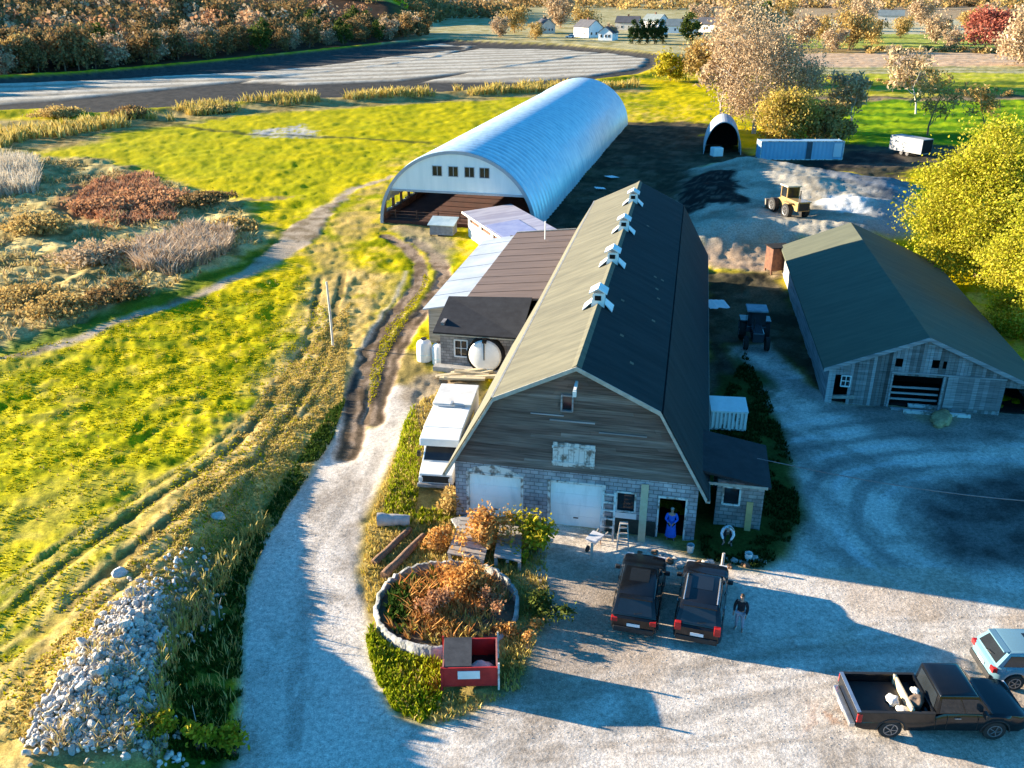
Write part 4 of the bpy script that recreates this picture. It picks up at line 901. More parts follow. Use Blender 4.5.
def loader():
    ye = paint('loader_yellow', (.38, .25, .10)); x, y = at(788, 213, ZS + .4)
    t = thing('wheel_loader', 'tan yellow wheel loader working among the pale sand heaps', 'wheel loader', (x, y, g1(x, y) + .0), .22)
    wheels(t, [(s * 1.0, yy) for s in (-1, 1) for yy in (-1.45, 1.5)], .78, .55)
    MB().box(-.72, .72, -3.0, -.5, .95, 1.95).box(-.55, .55, -.5, 1.9, .8, 1.45).build('body', ye, t, bevel=.08)
    MB().box(-.6, .6, -3.06, -2.98, 1.05, 1.8).build('radiator_grille', BLACKTRIM, t)
    c = MB()
    for sx in (-.72, .6):
        for sy in (-.62, .62): c.box(sx, sx + .12, sy, sy + .12, 1.5, 3.05)
    c.box(-.72, .72, -.62, .74, 1.45, 1.95); c.build('cab_frame', ye, t)
    MB().box(-.66, .66, -.56, .68, 1.95, 3.04).build('cab_glass', GLASS, t)
    MB().box(-.85, .85, -.78, .9, 3.05, 3.2).build('cab_roof', mat('cream_roof', (.70, .60, .40), (.6, .5, .33), 2, rough=.6), t, bevel=.05)
    for s in (-1, 1): MB().bar((s * .45, .9, 1.6), (s * .5, 2.9, .75), .2, .3).build('lift_arm', ye, t)
    b = MB(); pr = [(2.75, .15), (3.75, .12), (3.0, .22), (2.85, .6), (3.0, 1.15), (2.75, 1.15), (2.65, .6)]
    b.prism([(-1.3, p[0], p[1]) for p in pr], (2.6, 0, 0)); b.build('bucket', mat('worn_steel', (.30, .26, .20), (.17, .14, .11), 3, rough=.6, metal=.4), t)
    MB().tube([(.4, -1.4, 1.9), (.4, -1.4, 2.8)], .07).build('exhaust_pipe', BLACKTRIM, t)
    for s in (-1, 1): MB().box(s * 1.02 - .34, s * 1.02 + .34, -2.2, -.8, 1.62, 1.72).build('mudguard', ye, t, bevel=.03)
loader()

def tractor():
    dk = paint('dark_tractor_paint', (.03, .04, .05)); x, y = 17.9, 60.6
    t = thing('farm_tractor', 'dark tractor with pale cab roof parked in the shaded alley between barns', 'tractor', (x, y, g1(x, y)), math.pi - .15)
    wheels(t, [(-.85, -.9), (.85, -.9)], .8, .45); wheels(t, [(-.75, 1.3), (.75, 1.3)], .5, .32)
    MB().box(-.4, .4, 0, 2.0, .8, 1.5).build('bonnet', dk, t, bevel=.06)
    MB().box(-.7, .7, -1.3, .1, .9, 1.35).build('body', dk, t, bevel=.05)
    MB().box(-.65, .65, -1.2, .05, 1.35, 2.45).build('cab_glass', GLASS, t)
    MB().box(-.75, .75, -1.35, .2, 2.45, 2.6).build('cab_roof', mat('grey_cab_roof', (.30, .36, .40), (.2, .24, .28), 2), t, bevel=.05)
    MB().tube([(.28, 1.2, 1.5), (.28, 1.2, 2.4)], .05).build('exhaust_pipe', BLACKTRIM, t)
    for s in (-1, 1): MB().box(s * .85 - .25, s * .85 + .25, -1.5, -.3, 1.55, 1.65).build('mudguard', dk, t)
tractor()

def container(label, x, y, L, H, m, door=True, rz=0.0):
    t = thing('cargo_container', label, 'container', (x, y, g1(x, y)), rz, None)
    rings = MB(); n = int(L / .3); p = []
    for s in range(n + 1): p.append((s * L / n, -1.2 - (.05 if s % 2 else 0)))
    rings.prism([(a, b, .15) for a, b in p] + [(L, 1.2, .15), (0, 1.2, .15)], (0, 0, H - .15)); rings.build('shell', m, t)
    f = MB()
    for xx in (-.04, L - .08):
        for yy in (-1.3, 1.16): f.box(xx, xx + .12, yy, yy + .12, .1, H + .06)
    f.box(.08, L - .08, -1.3, -1.18, H - .02, H + .1).box(.08, L - .08, -1.3, -1.18, .02, .16); f.build('corner_frame', WHITE_DIRTY, t)
    if door: MB().box(L + .005, L + .05, -1.15, 1.15, .2, H - .1).build('door', WHITE, t)
    return t
cc = container('long pale blue box container behind the sand yard', 37.6, 137.0, 12.5, 2.75, mat('blue_box_paint', (.26, .46, .62), (.20, .38, .54), .35, rough=.5))
MB().box(6.9, 7.7, -1.33, -1.26, .2, 2.7).build('side_door', mat('slate_door', (.08, .11, .14), (.05, .07, .09), 1), cc)
MB().box(11.0, 12.2, -1.30, -1.26, .5, 2.5).build('sign_panel', mat('pale_box_paint', (.62, .70, .74), (.5, .62, .70), .5, rough=.5), cc)

def small_hoop():
    t = thing('small_hoop_shed', 'small hoop shed with white cover and dark mouth near the blue container', 'shed', (32.9, 140.5, g1(33, 140)), -.2)
    A, H, L = 2.9, 5.0, 10; th = [math.pi * k / 24 for k in range(25)]
    mk = lambda a, h, y: [(-a * math.cos(k), y, h * math.sin(k)) for k in th]
    MB().loft([mk(A, H, 0) + mk(A - .12, H - .12, 0)[::-1], mk(A, H, L) + mk(A - .12, H - .12, L)[::-1]]).build('cover', GALV_W, t)
    MB().prism(mk(A - .2, H - .2, L - .4), (0, .1, 0)).build('back_end', DARK, t)
    for k in (3.0, 6.0): MB().tube(mk(A - .2, H - .2, k), .06, 6).build('hoop', GALV, t)
small_hoop()
t = thing('water_tote', 'small white tote tank at the foot of the small hoop shed', 'tank', (31.6, 138.6, g1(31.6, 138.6)), .2)
MB().box(-.8, .8, -.7, .7, .2, 1.5).build('tank_body', WHITE, t, bevel=.1); MB().box(-.9, .9, -.8, .8, 0, .2).build('pallet', RUST, t)
def box_trailer(name, label, cat, x, y, rz, m):
    t = thing(name, label, cat, (x, y, g1(x, y)), rz)
    MB().box(-1.2, 1.2, -3, 3, .6, 2.8).build('box_body', m, t, bevel=.05); MB().box(-1.1, 1.1, -3.04, -3.005, .7, 2.7).build('door', DARK, t)
    wheels(t, [(s * 1.05, yy) for s in (-1, 1) for yy in (-.5, .6)], .38, .25); MB().bar((0, 3, .6), (0, 4.2, .5), .12).build('drawbar', RUST, t)
box_trailer('box_trailer', 'pale grey box trailer between the blue container and the yellow tree', 'trailer', 62.2, 140.5, .5, mat('trailer_grey', (.42, .43, .43), (.26, .26, .25), 1))
# ------------------------------------------------------------------ people
SKIN = mat('skin', (.42, .25, .18), (.36, .21, .15), 6, rough=.6)
def skinned(name, m, verts, edges, radii, parent=None, root=0, sub=2):
    me = bpy.data.meshes.new(name); me.from_pydata(verts, edges, []); o = bpy.data.objects.new(name, me); COL.objects.link(o)
    sk = o.modifiers.new('grow', 'SKIN'); sk.use_smooth_shade = True; sk.branch_smoothing = .6
    if not me.skin_vertices: bpy.context.view_layer.update()
    for i, v in enumerate(me.skin_vertices[0].data):
        r = radii[i]; v.radius = r if isinstance(r, (tuple, list)) else (r, r); v.use_root = (i == root)
    s = o.modifiers.new('soft', 'SUBSURF'); s.levels = sub; s.render_levels = sub
    bpy.context.view_layer.update(); dg = bpy.context.evaluated_depsgraph_get()
    nm = bpy.data.meshes.new_from_object(o.evaluated_get(dg)); bpy.data.objects.remove(o); bpy.data.meshes.remove(me)
    nm.materials.clear(); nm.materials.append(m); nm.polygons.foreach_set('use_smooth', [True] * len(nm.polygons))
    n = bpy.data.objects.new(name, nm); COL.objects.link(n)
    if parent is not None: n.parent = parent
    return n

def person(label, loc, rz, J, top, legs, hair, shoes, coat=None):
    """J: joint name -> local position; clothing is grown a little outside the body"""
    t = thing('person', label, 'person', loc, rz)
    V = Vector; jn = {k: V(v) for k, v in J.items()}
    names, pts, rad, ed = [], [], [], []
    def put(n, p, r): names.append(n); pts.append(tuple(p)); rad.append(r); return len(pts) - 1
    pel = put('pelvis', jn['pelvis'], (.15, .11)); wa = put('waist', jn['pelvis'].lerp(jn['chest'], .45), (.13, .10)); ch = put('chest', jn['chest'], (.165, .115))
    nb = put('neckbase', jn['neck'], (.075, .07)); ne = put('neck', jn['neck'].lerp(jn['head'], .4), (.052, .055)); he = put('head', jn['head'], (.076, .092)); ht = put('crown', jn['head'] + (jn['head'] - jn['neck']).normalized() * .09, (.062, .078))
    ed += [(pel, wa), (wa, ch), (ch, nb), (nb, ne), (ne, he), (he, ht)]
    for s in 'LR':
        sh, el, wr = jn['sh' + s], jn['el' + s], jn['wr' + s]
        a = put('sh', sh, .062); b = put('el', el, .044); c = put('wr', wr, .030); ed += [(ch, a), (a, b), (b, c)]
        d = (wr - el).normalized(); side = d.cross(V((0, 1, 0))).normalized(); pm = put('palm', wr + d * .06, (.036, .018)); ed.append((c, pm))
        for k in range(4):
            f0 = put('kn', wr + d * .105 + side * (.024 - k * .016), .009); f1 = put('tip', wr + d * (.165 - abs(k - 1.4) * .008) + side * (.026 - k * .018) + V((0, .02, -.01)), .007); ed += [(pm, f0), (f0, f1)]
        th = put('thumb', wr + d * .06 + side * .045 + V((0, .02, 0)), .010); ed.append((pm, th))
        hp, kn, an, to = jn['hip' + s], jn['kn' + s], jn['an' + s], jn['toe' + s]
        a = put('hip', hp, .092); b = put('knee', kn, .058); c = put('ankle', an, .040); e = put('toe', to, (.042, .03)); ed += [(pel, a), (a, b), (b, c), (c, e)]
    skinned('body', SKIN, pts, ed, rad, t)
    # jacket
    p2 = [jn['pelvis'] + (jn['pelvis'] - jn['chest']).normalized() * .05, jn['pelvis'].lerp(jn['chest'], .45), jn['chest'], jn['neck'] + (jn['chest'] - jn['neck']) * .25]; r2 = [(.185, .14), (.165, .13), (.20, .145), (.10, .09)]; e2 = [(0, 1), (1, 2), (2, 3)]
    for s in 'LR':
        i = len(p2); p2 += [jn['sh' + s], jn['el' + s], jn['wr' + s] - (jn['wr' + s] - jn['el' + s]) * .06]; r2 += [.085, .065, .05]; e2 += [(2, i), (i, i + 1), (i + 1, i + 2)]
    skinned('jacket', top, [tuple(p) for p in p2], e2, r2, t)
    if coat:
        a, b = jn['pelvis'], (jn['anL'] + jn['anR']) / 2
        rings = []
        for f, wx, wy in ((-.12, .19, .14), (.0, .20, .155), (.35, .22, .18), (.7, .25, .21), (.86, .27, .22)):
            c = a.lerp(b, f) ; rings.append([(c.x + wx * math.cos(k * math.pi / 9), c.y + wy * math.sin(k * math.pi / 9), c.z) for k in range(18)])
        MB().loft(rings).build('long_coat', coat, t, smooth=60)
    p3 = [jn['pelvis']]; r3 = [(.165, .125)]; e3 = []
    for s in 'LR':
        i = len(p3); p3 += [jn['hip' + s], jn['kn' + s], jn['an' + s] + V((0, 0, .03))]; r3 += [.108, .075, .06]; e3 += [(0, i), (i, i + 1), (i + 1, i + 2)]
    skinned('trousers', legs, [tuple(p) for p in p3], e3, r3, t)
    for s in 'LR':
        an, to = jn['an' + s], jn['toe' + s]; d = (to - an); d.z = 0
        skinned('shoe', shoes, [tuple(an - d * .25 + V((0, 0, -.03))), tuple(an + d * .45 + V((0, 0, -.045))), tuple(to + V((0, 0, .0)))], [(0, 1), (1, 2)], [(.055, .05), (.055, .045), (.048, .035)], t, sub=1)
    # hair and face
    hd = jn['head']; up = (hd - jn['neck']).normalized(); fw = jn['face'].normalized(); sd = fw.cross(up).normalized()
    M = Matrix((sd, fw, up)).transposed().to_4x4(); M.translation = hd
    b = bmesh.new(); bmesh.ops.create_uvsphere(b, u_segments=16, v_segments=12, radius=1)
    bmesh.ops.delete(b, geom=[v for v in b.verts if v.co.z < -.15 or (v.co.y > .45 and v.co.z < .45)], context='VERTS')
    for v in b.verts: v.co = M @ Vector((v.co.x * .088, v.co.y * .108 - .008, v.co.z * .10 + .055))
    me = bpy.data.meshes.new('hair'); b.to_mesh(me); b.free(); me.materials.append(hair); o = bpy.data.objects.new('hair', me); COL.objects.link(o); o.parent = t
    for s in (-1, 1):
        MB().lathe([(.001, -.008), (.012, 0), (.001, .008)], 8, M @ Matrix.Translation((s * .032, .092, .02)) @ Matrix.Rotation(math.pi / 2, 4, 'X')).build('eye', DARK, t)
        MB().lathe([(.002, -.012), (.025, 0), (.002, .012)], 8, M @ Matrix.Translation((s * .082, 0, .0)) @ Matrix.Rotation(math.pi / 2, 4, 'Y')).build('ear', SKIN, t)
    MB().prism([M @ Vector(p) for p in ((-.014, .088, -.02), (.014, .088, -.02), (0, .088, .03))], (M.to_3x3() @ Vector((0, .028, -.012)))).build('nose', SKIN, t)
    MB().box(-.022, .022, .084, .094, -.05, -.042, M).build('mouth', mat('lip', (.30, .12, .10), (.25, .1, .08), 4), t)
    return t
BLUE_C = mat('bright_blue_cloth', (.02, .13, .62), (.015, .09, .45), 5, rough=.8)
DARK_C = mat('dark_cloth', (.022, .024, .03), (.014, .015, .02), 6, rough=.9)
JEANS = mat('pale_denim', (.34, .38, .46), (.24, .28, .36), 6, rough=.9)
WHITE_C = mat('white_cloth', (.80, .80, .80), (.66, .67, .68), 5, rough=.9)
HAIR_B = mat('brown_hair', (.10, .06, .035), (.06, .035, .02), 9, rough=.7)
HAIR_G = mat('grey_hair', (.42, .40, .38), (.3, .28, .26), 9, rough=.7)
SHOE_W = mat('pale_shoes', (.62, .62, .62), (.45, .45, .45), 6, rough=.7)
STAND = dict(pelvis=(0, 0, .95), chest=(0, .0, 1.32), neck=(0, 0, 1.50), head=(0, .02, 1.64), face=(0, 1, -.1), shL=(-.19, 0, 1.43), shR=(.19, 0, 1.43), elL=(-.26, -.02, 1.14), elR=(.26, -.02, 1.14), wrL=(-.25, .10, .90), wrR=(.25, .10, .90),
             hipL=(-.10, 0, .88), hipR=(.10, 0, .88), knL=(-.13, .05, .48), knR=(.12, .03, .48), anL=(-.15, 0, .085), anR=(.13, -.05, .085), toeL=(-.18, .16, .035), toeR=(.15, .11, .035))
person('person in dark jacket and pale jeans standing beside the railed SUV', (9.28, 28.75, g1(9.28, 28.75)), math.pi - .5, STAND, DARK_C, JEANS, HAIR_B, SHOE_W)
DOOR_P = dict(STAND); DOOR_P.update(wrL=(-.12, .2, 1.05), wrR=(.12, .2, 1.05), elL=(-.27, .02, 1.14), elR=(.27, .02, 1.14))
dx, dy = bloc(4.72, -.12)
person('person in a long bright blue coat standing in the barn doorway', (dx, dy, g1(dx, dy) + .02), math.pi - BYAW, DOOR_P, BLUE_C, DARK_C, HAIR_G, DARK_C, coat=BLUE_C)
BEND = dict(pelvis=(0, -.12, .93), chest=(0, .20, 1.12), neck=(0, .37, 1.16), head=(0, .50, 1.10), face=(0, .5, -1), shL=(-.2, .30, 1.13), shR=(.2, .30, 1.13), elL=(-.28, .40, .86), elR=(.28, .42, .86), wrL=(-.16, .50, .62), wrR=(.16, .52, .62),
            hipL=(-.11, -.12, .88), hipR=(.11, -.12, .88), knL=(-.15, .02, .48), knR=(.16, .05, .48), anL=(-.17, -.10, .085), anR=(.18, -.05, .085), toeL=(-.21, .08, .035), toeR=(.22, .12, .035))
person('person in a white shirt bending down in front of the block shed', (10.15, 34.75, g1(10.15, 34.75)), math.pi - .35, BEND, WHITE_C, DARK_C, HAIR_B, DARK_C)

# ------------------------------------------------------------------ things about the yard
def single(name, label, cat, mb, m, loc=(0, 0, 0), rot=(0, 0, 0), group=None, bevel=0, smooth=False):
    o = mb.build(name, m, bevel=bevel, smooth=smooth); o.location = loc; o.rotation_euler = rot; return tag(o, label, cat, group)

def red_trailer():
    RED = mat('red_painted_board', (.50, .03, .028), (.32, .02, .02), 2.0, rough=.6, c3=(.56, .05, .04)); x, y = -1.57, 26.05
    t = thing('red_box_trailer', 'red open box trailer with a white panel on its front and half a dark cover', 'trailer', (x, y, g1(x, y)), .03)
    w, d, h = 1.02, .82, 1.12
    MB().box(-w, w, -d, -d + .06, .25, h).build('front_panel', RED, t)
    MB().box(-w, w, d - .06, d, .25, h).build('back_panel', RED, t)
    for s in (-1, 1): MB().box(s * w - (.06 if s > 0 else 0), s * w + (0 if s > 0 else .06), -d + .06, d - .06, .25, h + .03).build('side_panel', mat('faded_red_board', (.42, .17, .14), (.28, .08, .07), 3, rough=.8), t)
    MB().box(-w + .06, w - .06, -d + .06, d - .06, .25, .33).build('floor_board', DARK, t)
    for sx in (-1, 1):
        for sy in (-1, 1): MB().box(sx * (w + .035) - .035, sx * (w + .035) + .035, sy * (d + .03) - .04, sy * (d + .03) + .04, .1, h + .22 if sx > 0 else h + .08).build('corner_post', WHITE_DIRTY if sx > 0 else RED, t)
    MB().slab((-w + .02, -d + .08, h + .02), (.05, -d + .08, h + .02), (.05, d - .02, h + .06), (-w + .02, d - .02, h + .06), .05).build('cover', mat('dark_cover', (.06, .062, .065), (.035, .036, .04), 3), t)
    MB().box(-.46, .36, -d - .03, -d - .003, .62, .98).build('sign_panel', WHITE, t)
    for s in (-1, 1):
        wb = MB().lathe([(.14, -.08), (.24, -.08), (.26, -.05), (.26, .05), (.24, .08), (.14, .08)], 18, Matrix.Rotation(math.pi / 2, 4, 'Y')).build('wheel', TYRE, t, smooth=True); wb.location = (s * (w - .18), .15, .26)
    MB().bar((0, d, .35), (.1, d + 1.0, .3), .07).build('drawbar', RUST, t)
red_trailer()
sack('debris_sack', 'pale rubbish heaped inside the open half of the red trailer', 'rubbish', (-1.15, 25.95, g1(-1.15, 25.95) + .34), (.3, .45, .22), SACKM, seed=6)

def ring_wall():
    cx, cy, r0, r1 = -2.75, 30.1, 2.84, 3.03; z0 = min(g1(cx + r1 * math.cos(a), cy + r1 * math.sin(a)) for a in np.linspace(0, 6.2, 16))
    t = thing('stone_ring_wall', 'low round pale stone ring wall holding russet weeds', 'ring wall', (cx, cy, z0), 0)
    rng = random.Random(5); n = 120; w = MB(); rings = []
    for k in range(n):
        a = 2 * math.pi * k / n
        if not (-.62 < (a if a < math.pi else a - 2 * math.pi) < .95) : pass
        j = rng.uniform(-.05, .05); h = .46 + .07 * math.sin(3 * a) + rng.uniform(-.05, .05)
        if -.95 < (a if a < math.pi else a - 2 * math.pi) < -.25: h *= .45
        c, s = math.cos(a), math.sin(a); rings.append([(c * (r0 + j), s * (r0 + j), -.4), (c * (r1 + j + .04), s * (r1 + j + .04), -.4), (c * (r1 + j), s * (r1 + j), h - .04), (c * (r1 - .05 + j), s * (r1 - .05 + j), h), (c * (r0 + .04 + j), s * (r0 + .04 + j), h)])
    w.loft(rings + [rings[0]], cap=False).build('wall', mat('pale_lichened_stone', (.46, .45, .42), (.22, .22, .19), 2.2, rough=.95, bump=.04, bsc=7, lo=.38, hi=.6), t, smooth=60)
    MB().lathe([(r0 + .02, -.35), (r0 + .02, .16), (1.5, .26), (.01, .30)], 40).build('soil', mat('bed_soil', (.16, .12, .075), (.08, .06, .04), 2, rough=1, bump=.05, bsc=5), t, smooth=True)
    return cx, cy, z0
RCX, RCY, RZ0 = ring_wall()

def deck(label, pts, zs, n):
    """a weathered plank platform: corner points a b c d (a-b near edge)"""
    t = thing('plank_platform', label, 'platform', (0, 0, 0), 0, 'plank platforms before the left garage door'); a, b, c, d = [Vector((*p, z)) for p, z in zip(pts, zs)]; rng = random.Random(len(label)); m = MB()
    for k in range(n):
        f0, f1 = k / n + .004, (k + 1) / n - .012; j = Vector((0, 0, rng.uniform(0, .035)))
        m.slab(a.lerp(d, f0) + j, b.lerp(c, f0) + j, b.lerp(c, f1) + j, a.lerp(d, f1) + j, .06)
    o = m.build('planking', PLANK_TAN, t); f = MB()
    for u in (.06, .5, .94):
        f.bar(a.lerp(b, u) - Vector((0, 0, .14)), d.lerp(c, u) - Vector((0, 0, .14)), .14, .14)
    for u in (.06, .94):
        for v in (0.04, .96): q = a.lerp(d, v).lerp(b.lerp(c, v), u); f.box(q.x - .08, q.x + .08, q.y - .08, q.y + .08, g1(q.x, q.y) - .1, q.z - .2)
    f.build('bearer', PLANK_TAN, t); return t
deck('grey plank platform between the ring wall and left garage door, left of the orange bush', [at(447,553,.5), at(484,560,.5), at(495,520,.5), at(462,517,.5)], (.5, .5, .55, .5), 9)
deck('grey plank platform with steps right of the orange bush, beside the yellow shrub', [at(494,556,.55), at(521,562,.55), at(522,527,.6), at(500,524,.6)], (.55, .55, .6, .6), 8)

# lengths of old timber and a stone slab in the rough grass
def log(label, a, b, r, m=RUST, grp='timbers lying by the ring wall', cat='timber', name='old_timber'):
    pa, pb = Vector((*a, g1(*a) + r)), Vector((*b, g1(*b) + r)); n = 7
    pts = [pa.lerp(pb, k / n) + Vector((0, 0, .02 * math.sin(k * 1.7))) for k in range(n + 1)]
    o = MB().tube(pts, [r * (1.05 - .25 * k / n + .06 * math.sin(k * 2.3)) for k in range(n + 1)], 10).build(name, m, smooth=True); tag(o, label, cat, grp)
BARK = mat('brown_bark', (.26, .15, .09), (.13, .08, .05), 4, rough=1, bump=.02, bsc=14)
PALEB = mat('pale_bare_wood', (.52, .47, .41), (.36, .32, .28), 3, rough=.9, bump=.01, bsc=12)
log('brown rotting timber in the rough grass, the one nearest the ring wall', at(384,578), at(424,538), .20, BARK)
log('brown rotting timber in the rough grass, the one farther from the ring wall', at(374,566), at(410,532), .17, BARK)
log('pale stubby log lying in rough grass near the camper nose', at(378,527), at(410,526), .33, PALEB, None, 'log', 'pale_log')
single('concrete_slab', 'pale broken slab lying flat at the foot of the left garage door', 'slab', MB().box(-.7, .7, -.4, .4, -.05, .12), CONC, (*at(467,522), g1(*at(467,522)) + .05), (0, 0, .4), bevel=.03)

# ladders, planks and bits against the front wall
def ladder(label, u, v0, H, wd, n, name='wooden_ladder', lean=.7):
    x, y = bloc(u, v0); t = thing(name, label, 'ladder', (x, y, g1(x, y)), -BYAW)
    for s in (-1, 1): MB().bar((s * wd / 2, 0, 0), (s * wd / 2 * .9, lean, H), .10, .07).build('stile', WHITE_DIRTY, t)
    for k in range(n): f = (k + .7) / n; MB().bar((-wd / 2, lean * f, H * f), (wd / 2, lean * f, H * f), .075).build('rung', WHITE_DIRTY, t)
ladder('grey wooden ladder leaning on the block wall between the right garage door and window', 1.74, -.85, 2.3, .62, 6, lean=.66)
def stepladder():
    x, y = bloc(2.55, -1.15); t = thing('stepladder', 'small wooden stepladder standing open below the barn window', 'stepladder', (x, y, g1(x, y)), -BYAW + .1)
    for s in (-1, 1):
        MB().bar((s * .27, -.35, 0), (s * .17, 0, 1.25), .06).build('stile', PALEB, t); MB().bar((s * .27, .4, 0), (s * .17, .02, 1.25), .05).build('prop', PALEB, t)
    for k in range(4): f = .2 + k * .21; MB().box(-.26 + .1 * f, .26 - .1 * f, -.35 + .35 * f - .06, -.35 + .35 * f + .06, 1.25 * f, 1.25 * f + .035).build('tread', PALEB, t)
    MB().box(-.19, .19, -.1, .12, 1.25, 1.29).build('top_step', PALEB, t)
stepladder()
x, y = bloc(3.38, -.62)
single('tall_plank', 'tall new pale plank leaning against the block wall left of the open doorway', 'plank', MB().prism([(-.17, 0, 0), (.17, 0, 0), (.17, .52, 2.85), (-.17, .52, 2.85)], (0, -.05, .01)), LIGHTWOOD, (x, y, g1(x, y)), (0, 0, -BYAW))
x, y = bloc(8.35, 1.35)
single('short_plank', 'short yellow plank leaning on the block shed corner by the bending person', 'plank', MB().prism([(-.15, 0, 0), (.15, 0, 0), (.15, .2, 1.5), (-.15, .2, 1.5)], (0, -.05, .01)), mat('yellow_timber', (.60, .42, .18), (.48, .33, .14), 3), (x, y, g1(x, y)), (0, 0, -BYAW))

def wheelbarrow():
    x, y = at(594, 546); t = thing('wheelbarrow', 'wheelbarrow with a whitish tray standing left of the wooden ladder', 'wheelbarrow', (x, y, g1(x, y)), 2.5)
    t.scale = (.8, .8, .8)
    tr = MB().loft([[(-.28, -.35, .38), (.28, -.35, .38), (.22, .3, .34), (-.22, .3, .34)], [(-.40, -.52, .68), (.40, -.52, .68), (.34, .52, .66), (-.34, .52, .66)]]); tr.build('tray', mat('whitish_tray', (.66, .66, .68), (.5, .5, .53), 3, rough=.5), t, bevel=.02)
    for s in (-1, 1): MB().bar((s * .14, .7, .22), (s * .32, -1.0, .58), .045).build('handle', PALEB, t); MB().bar((s * .26, -.35, 0), (s * .24, -.3, .4), .04).build('leg', RUST, t)
    MB().lathe([(.08, -.05), (.19, -.05), (.21, 0), (.19, .05), (.08, .05)], 16, Matrix.Translation((0, .72, .21)) @ Matrix.Rotation(math.pi / 2, 4, 'Y')).build('wheel', TYRE, t, smooth=True)
wheelbarrow()

def bucket(label, x, y, m=WHITE, h=.4, r=.18, group=None):
    t = thing('bucket', label, 'bucket', (x, y, g1(x, y)), 0, group); MB().lathe([(r * .8, 0), (r, h), (r * .93, h), (r * .75, .03), (.01, .03)], 16).build('pail', m, t, smooth=True)
    MB().tube([(r * math.cos(a), 0, h - .03 + .16 * math.sin(a)) for a in np.linspace(0, math.pi, 9)], .01, 5).build('handle', RUST, t)
bucket('white bucket on the ground to the right of the bending person', *at(748, 560))
bucket('white bucket standing at the board barn front, left of its big opening', *at(877, 404), h=.55, r=.22)
bucket('grey bucket among the rubble in front of the open doorway', *at(690, 552), m=GALV)

def post(name, label, px, py, h, m=PALEB, r=.07, group=None):
    x, y = at(px, py); o = MB().tube([(0, 0, -.3), (.01, 0, h * .5), (.02, .01, h)], [r, r * .95, r * .9], 10).build(name, m, smooth=True); o.location = (x, y, g1(x, y)); return tag(o, label, name.split('_')[-1], group)
post('short_post', 'short grey post in the yard below the wheelbarrow', 591, 562, 1.0)
post('corner_post', 'stubby pale post near the front of the railed SUV', 722, 566, .7)
# rubble edging in front of the doorway
for k in range(26):
    f = k / 25; px, py = 640 + 125 * f, 553 + 12 * math.sin(f * 3) + random.uniform(-5, 9); x, y = at(px, py); s = random.uniform(.10, .24)
    sack('rubble_stone', 'grey rubble stone strewn between the doorway and the black SUVs', 'stone', (x, y, g1(x, y) - .05), (s, s * .8, s * .55), CONC if k % 3 else BARK, 'rubble stones before the doorway', seed=k)

def slatted_crate():
    x, y = 12.9, 47.3; t = thing('slatted_crate', 'large white slatted crate lying in dark weeds by the shaded barn side', 'crate', (x, y, g1(x, y) + .05), -.12)
    MB().box(-1.05, 1.05, -.8, .8, 0, .12).build('base', WHITE_DIRTY, t)
    for k in range(9): MB().box(-.98 + k * .235, -.86 + k * .235, -.82, -.78, .12, 1.15).build('slat', WHITE, t)
    MB().box(-1.0, 1.0, -.76, -.72, .12, 1.2).build('back_board', WHITE_DIRTY, t)
    MB().box(-1.05, 1.05, -.85, -.76, 1.15, 1.25).build('rail', WHITE, t)
    for s in (-1, 1): MB().box(s * 1.01 - .04, s * 1.01 + .04, -.76, .8, .12, 1.25).build('end_panel', WHITE, t)
    MB().slab((-1.08, -.86, 1.26), (1.08, -.86, 1.26), (1.08, .86, 1.45), (-1.08, .86, 1.45), .05).build('lid', WHITE, t)
slatted_crate()
def sheet(label, px, py, w, d, rz, tilt, m=GALV_W):
    x, y = at(px, py); o = MB(); n = 8
    for k in range(n): o.slab((-w / 2 + w * k / n, -d / 2, .03 * (k % 2)), (-w / 2 + w * (k + 1) / n, -d / 2, .03 * ((k + 1) % 2)), (-w / 2 + w * (k + 1) / n, d / 2, .03 * ((k + 1) % 2)), (-w / 2 + w * k / n, d / 2, .03 * (k % 2)), .012)
    o = o.build('metal_sheet', m); o.location = (x, y, g1(x, y) + .25); o.rotation_euler = (tilt, .12, rz); tag(o, label, 'metal sheet', 'loose metal sheets')
sheet('white crumpled sheet lying in the dark alley behind the slatted crate', 717, 306, 2.0, 1.4, .3, .25, WHITE)
sheet('white sheet scrap on dark ground between hoop barn and gambrel barn, the larger', 612, 178, 2.2, 1.2, .9, .1, WHITE)
sheet('white sheet scrap on dark ground between hoop barn and gambrel barn, the smaller', 600, 190, 1.4, .8, .3, .1, WHITE)
def rusty_stack():
    x, y = at(776, 272); t = thing('rusty_feed_bin', 'rusty dark bin standing at the far corner of the board barn', 'bin', (x, y, g1(x, y)), .2)
    MB().box(-.9, .9, -.7, .7, .3, 2.4).build('hopper', RUST, t, bevel=.04); MB().box(-1, 1, -.8, .8, 2.4, 2.5).build('lid', DARK, t)
    for sx in (-.8, .8):
        for sy in (-.6, .6): MB().box(sx - .06, sx + .06, sy - .06, sy + .06, -.1, .3).build('leg', RUST, t)
rusty_stack()
x, y = at(796, 300); single('fallen_board_pile', 'pale board leaning on the shaded long side of the board barn', 'board', MB().prism([(-.12, 0, 0), (.12, 0, 0), (.12, .4, 1.9), (-.12, .4, 1.9)], (0, -.04, 0)), PALEB, (x, y, g1(x, y)), (0, 0, -1.7))
x, y = at(836, 398); single('sloping_log', 'grey log propped at the left corner of the board barn', 'log', MB().bar((-.9, 0, .15), (.8, .1, .55), .22), PALEB, (x, y - .6, g1(x, y)), (0, 0, -.6))
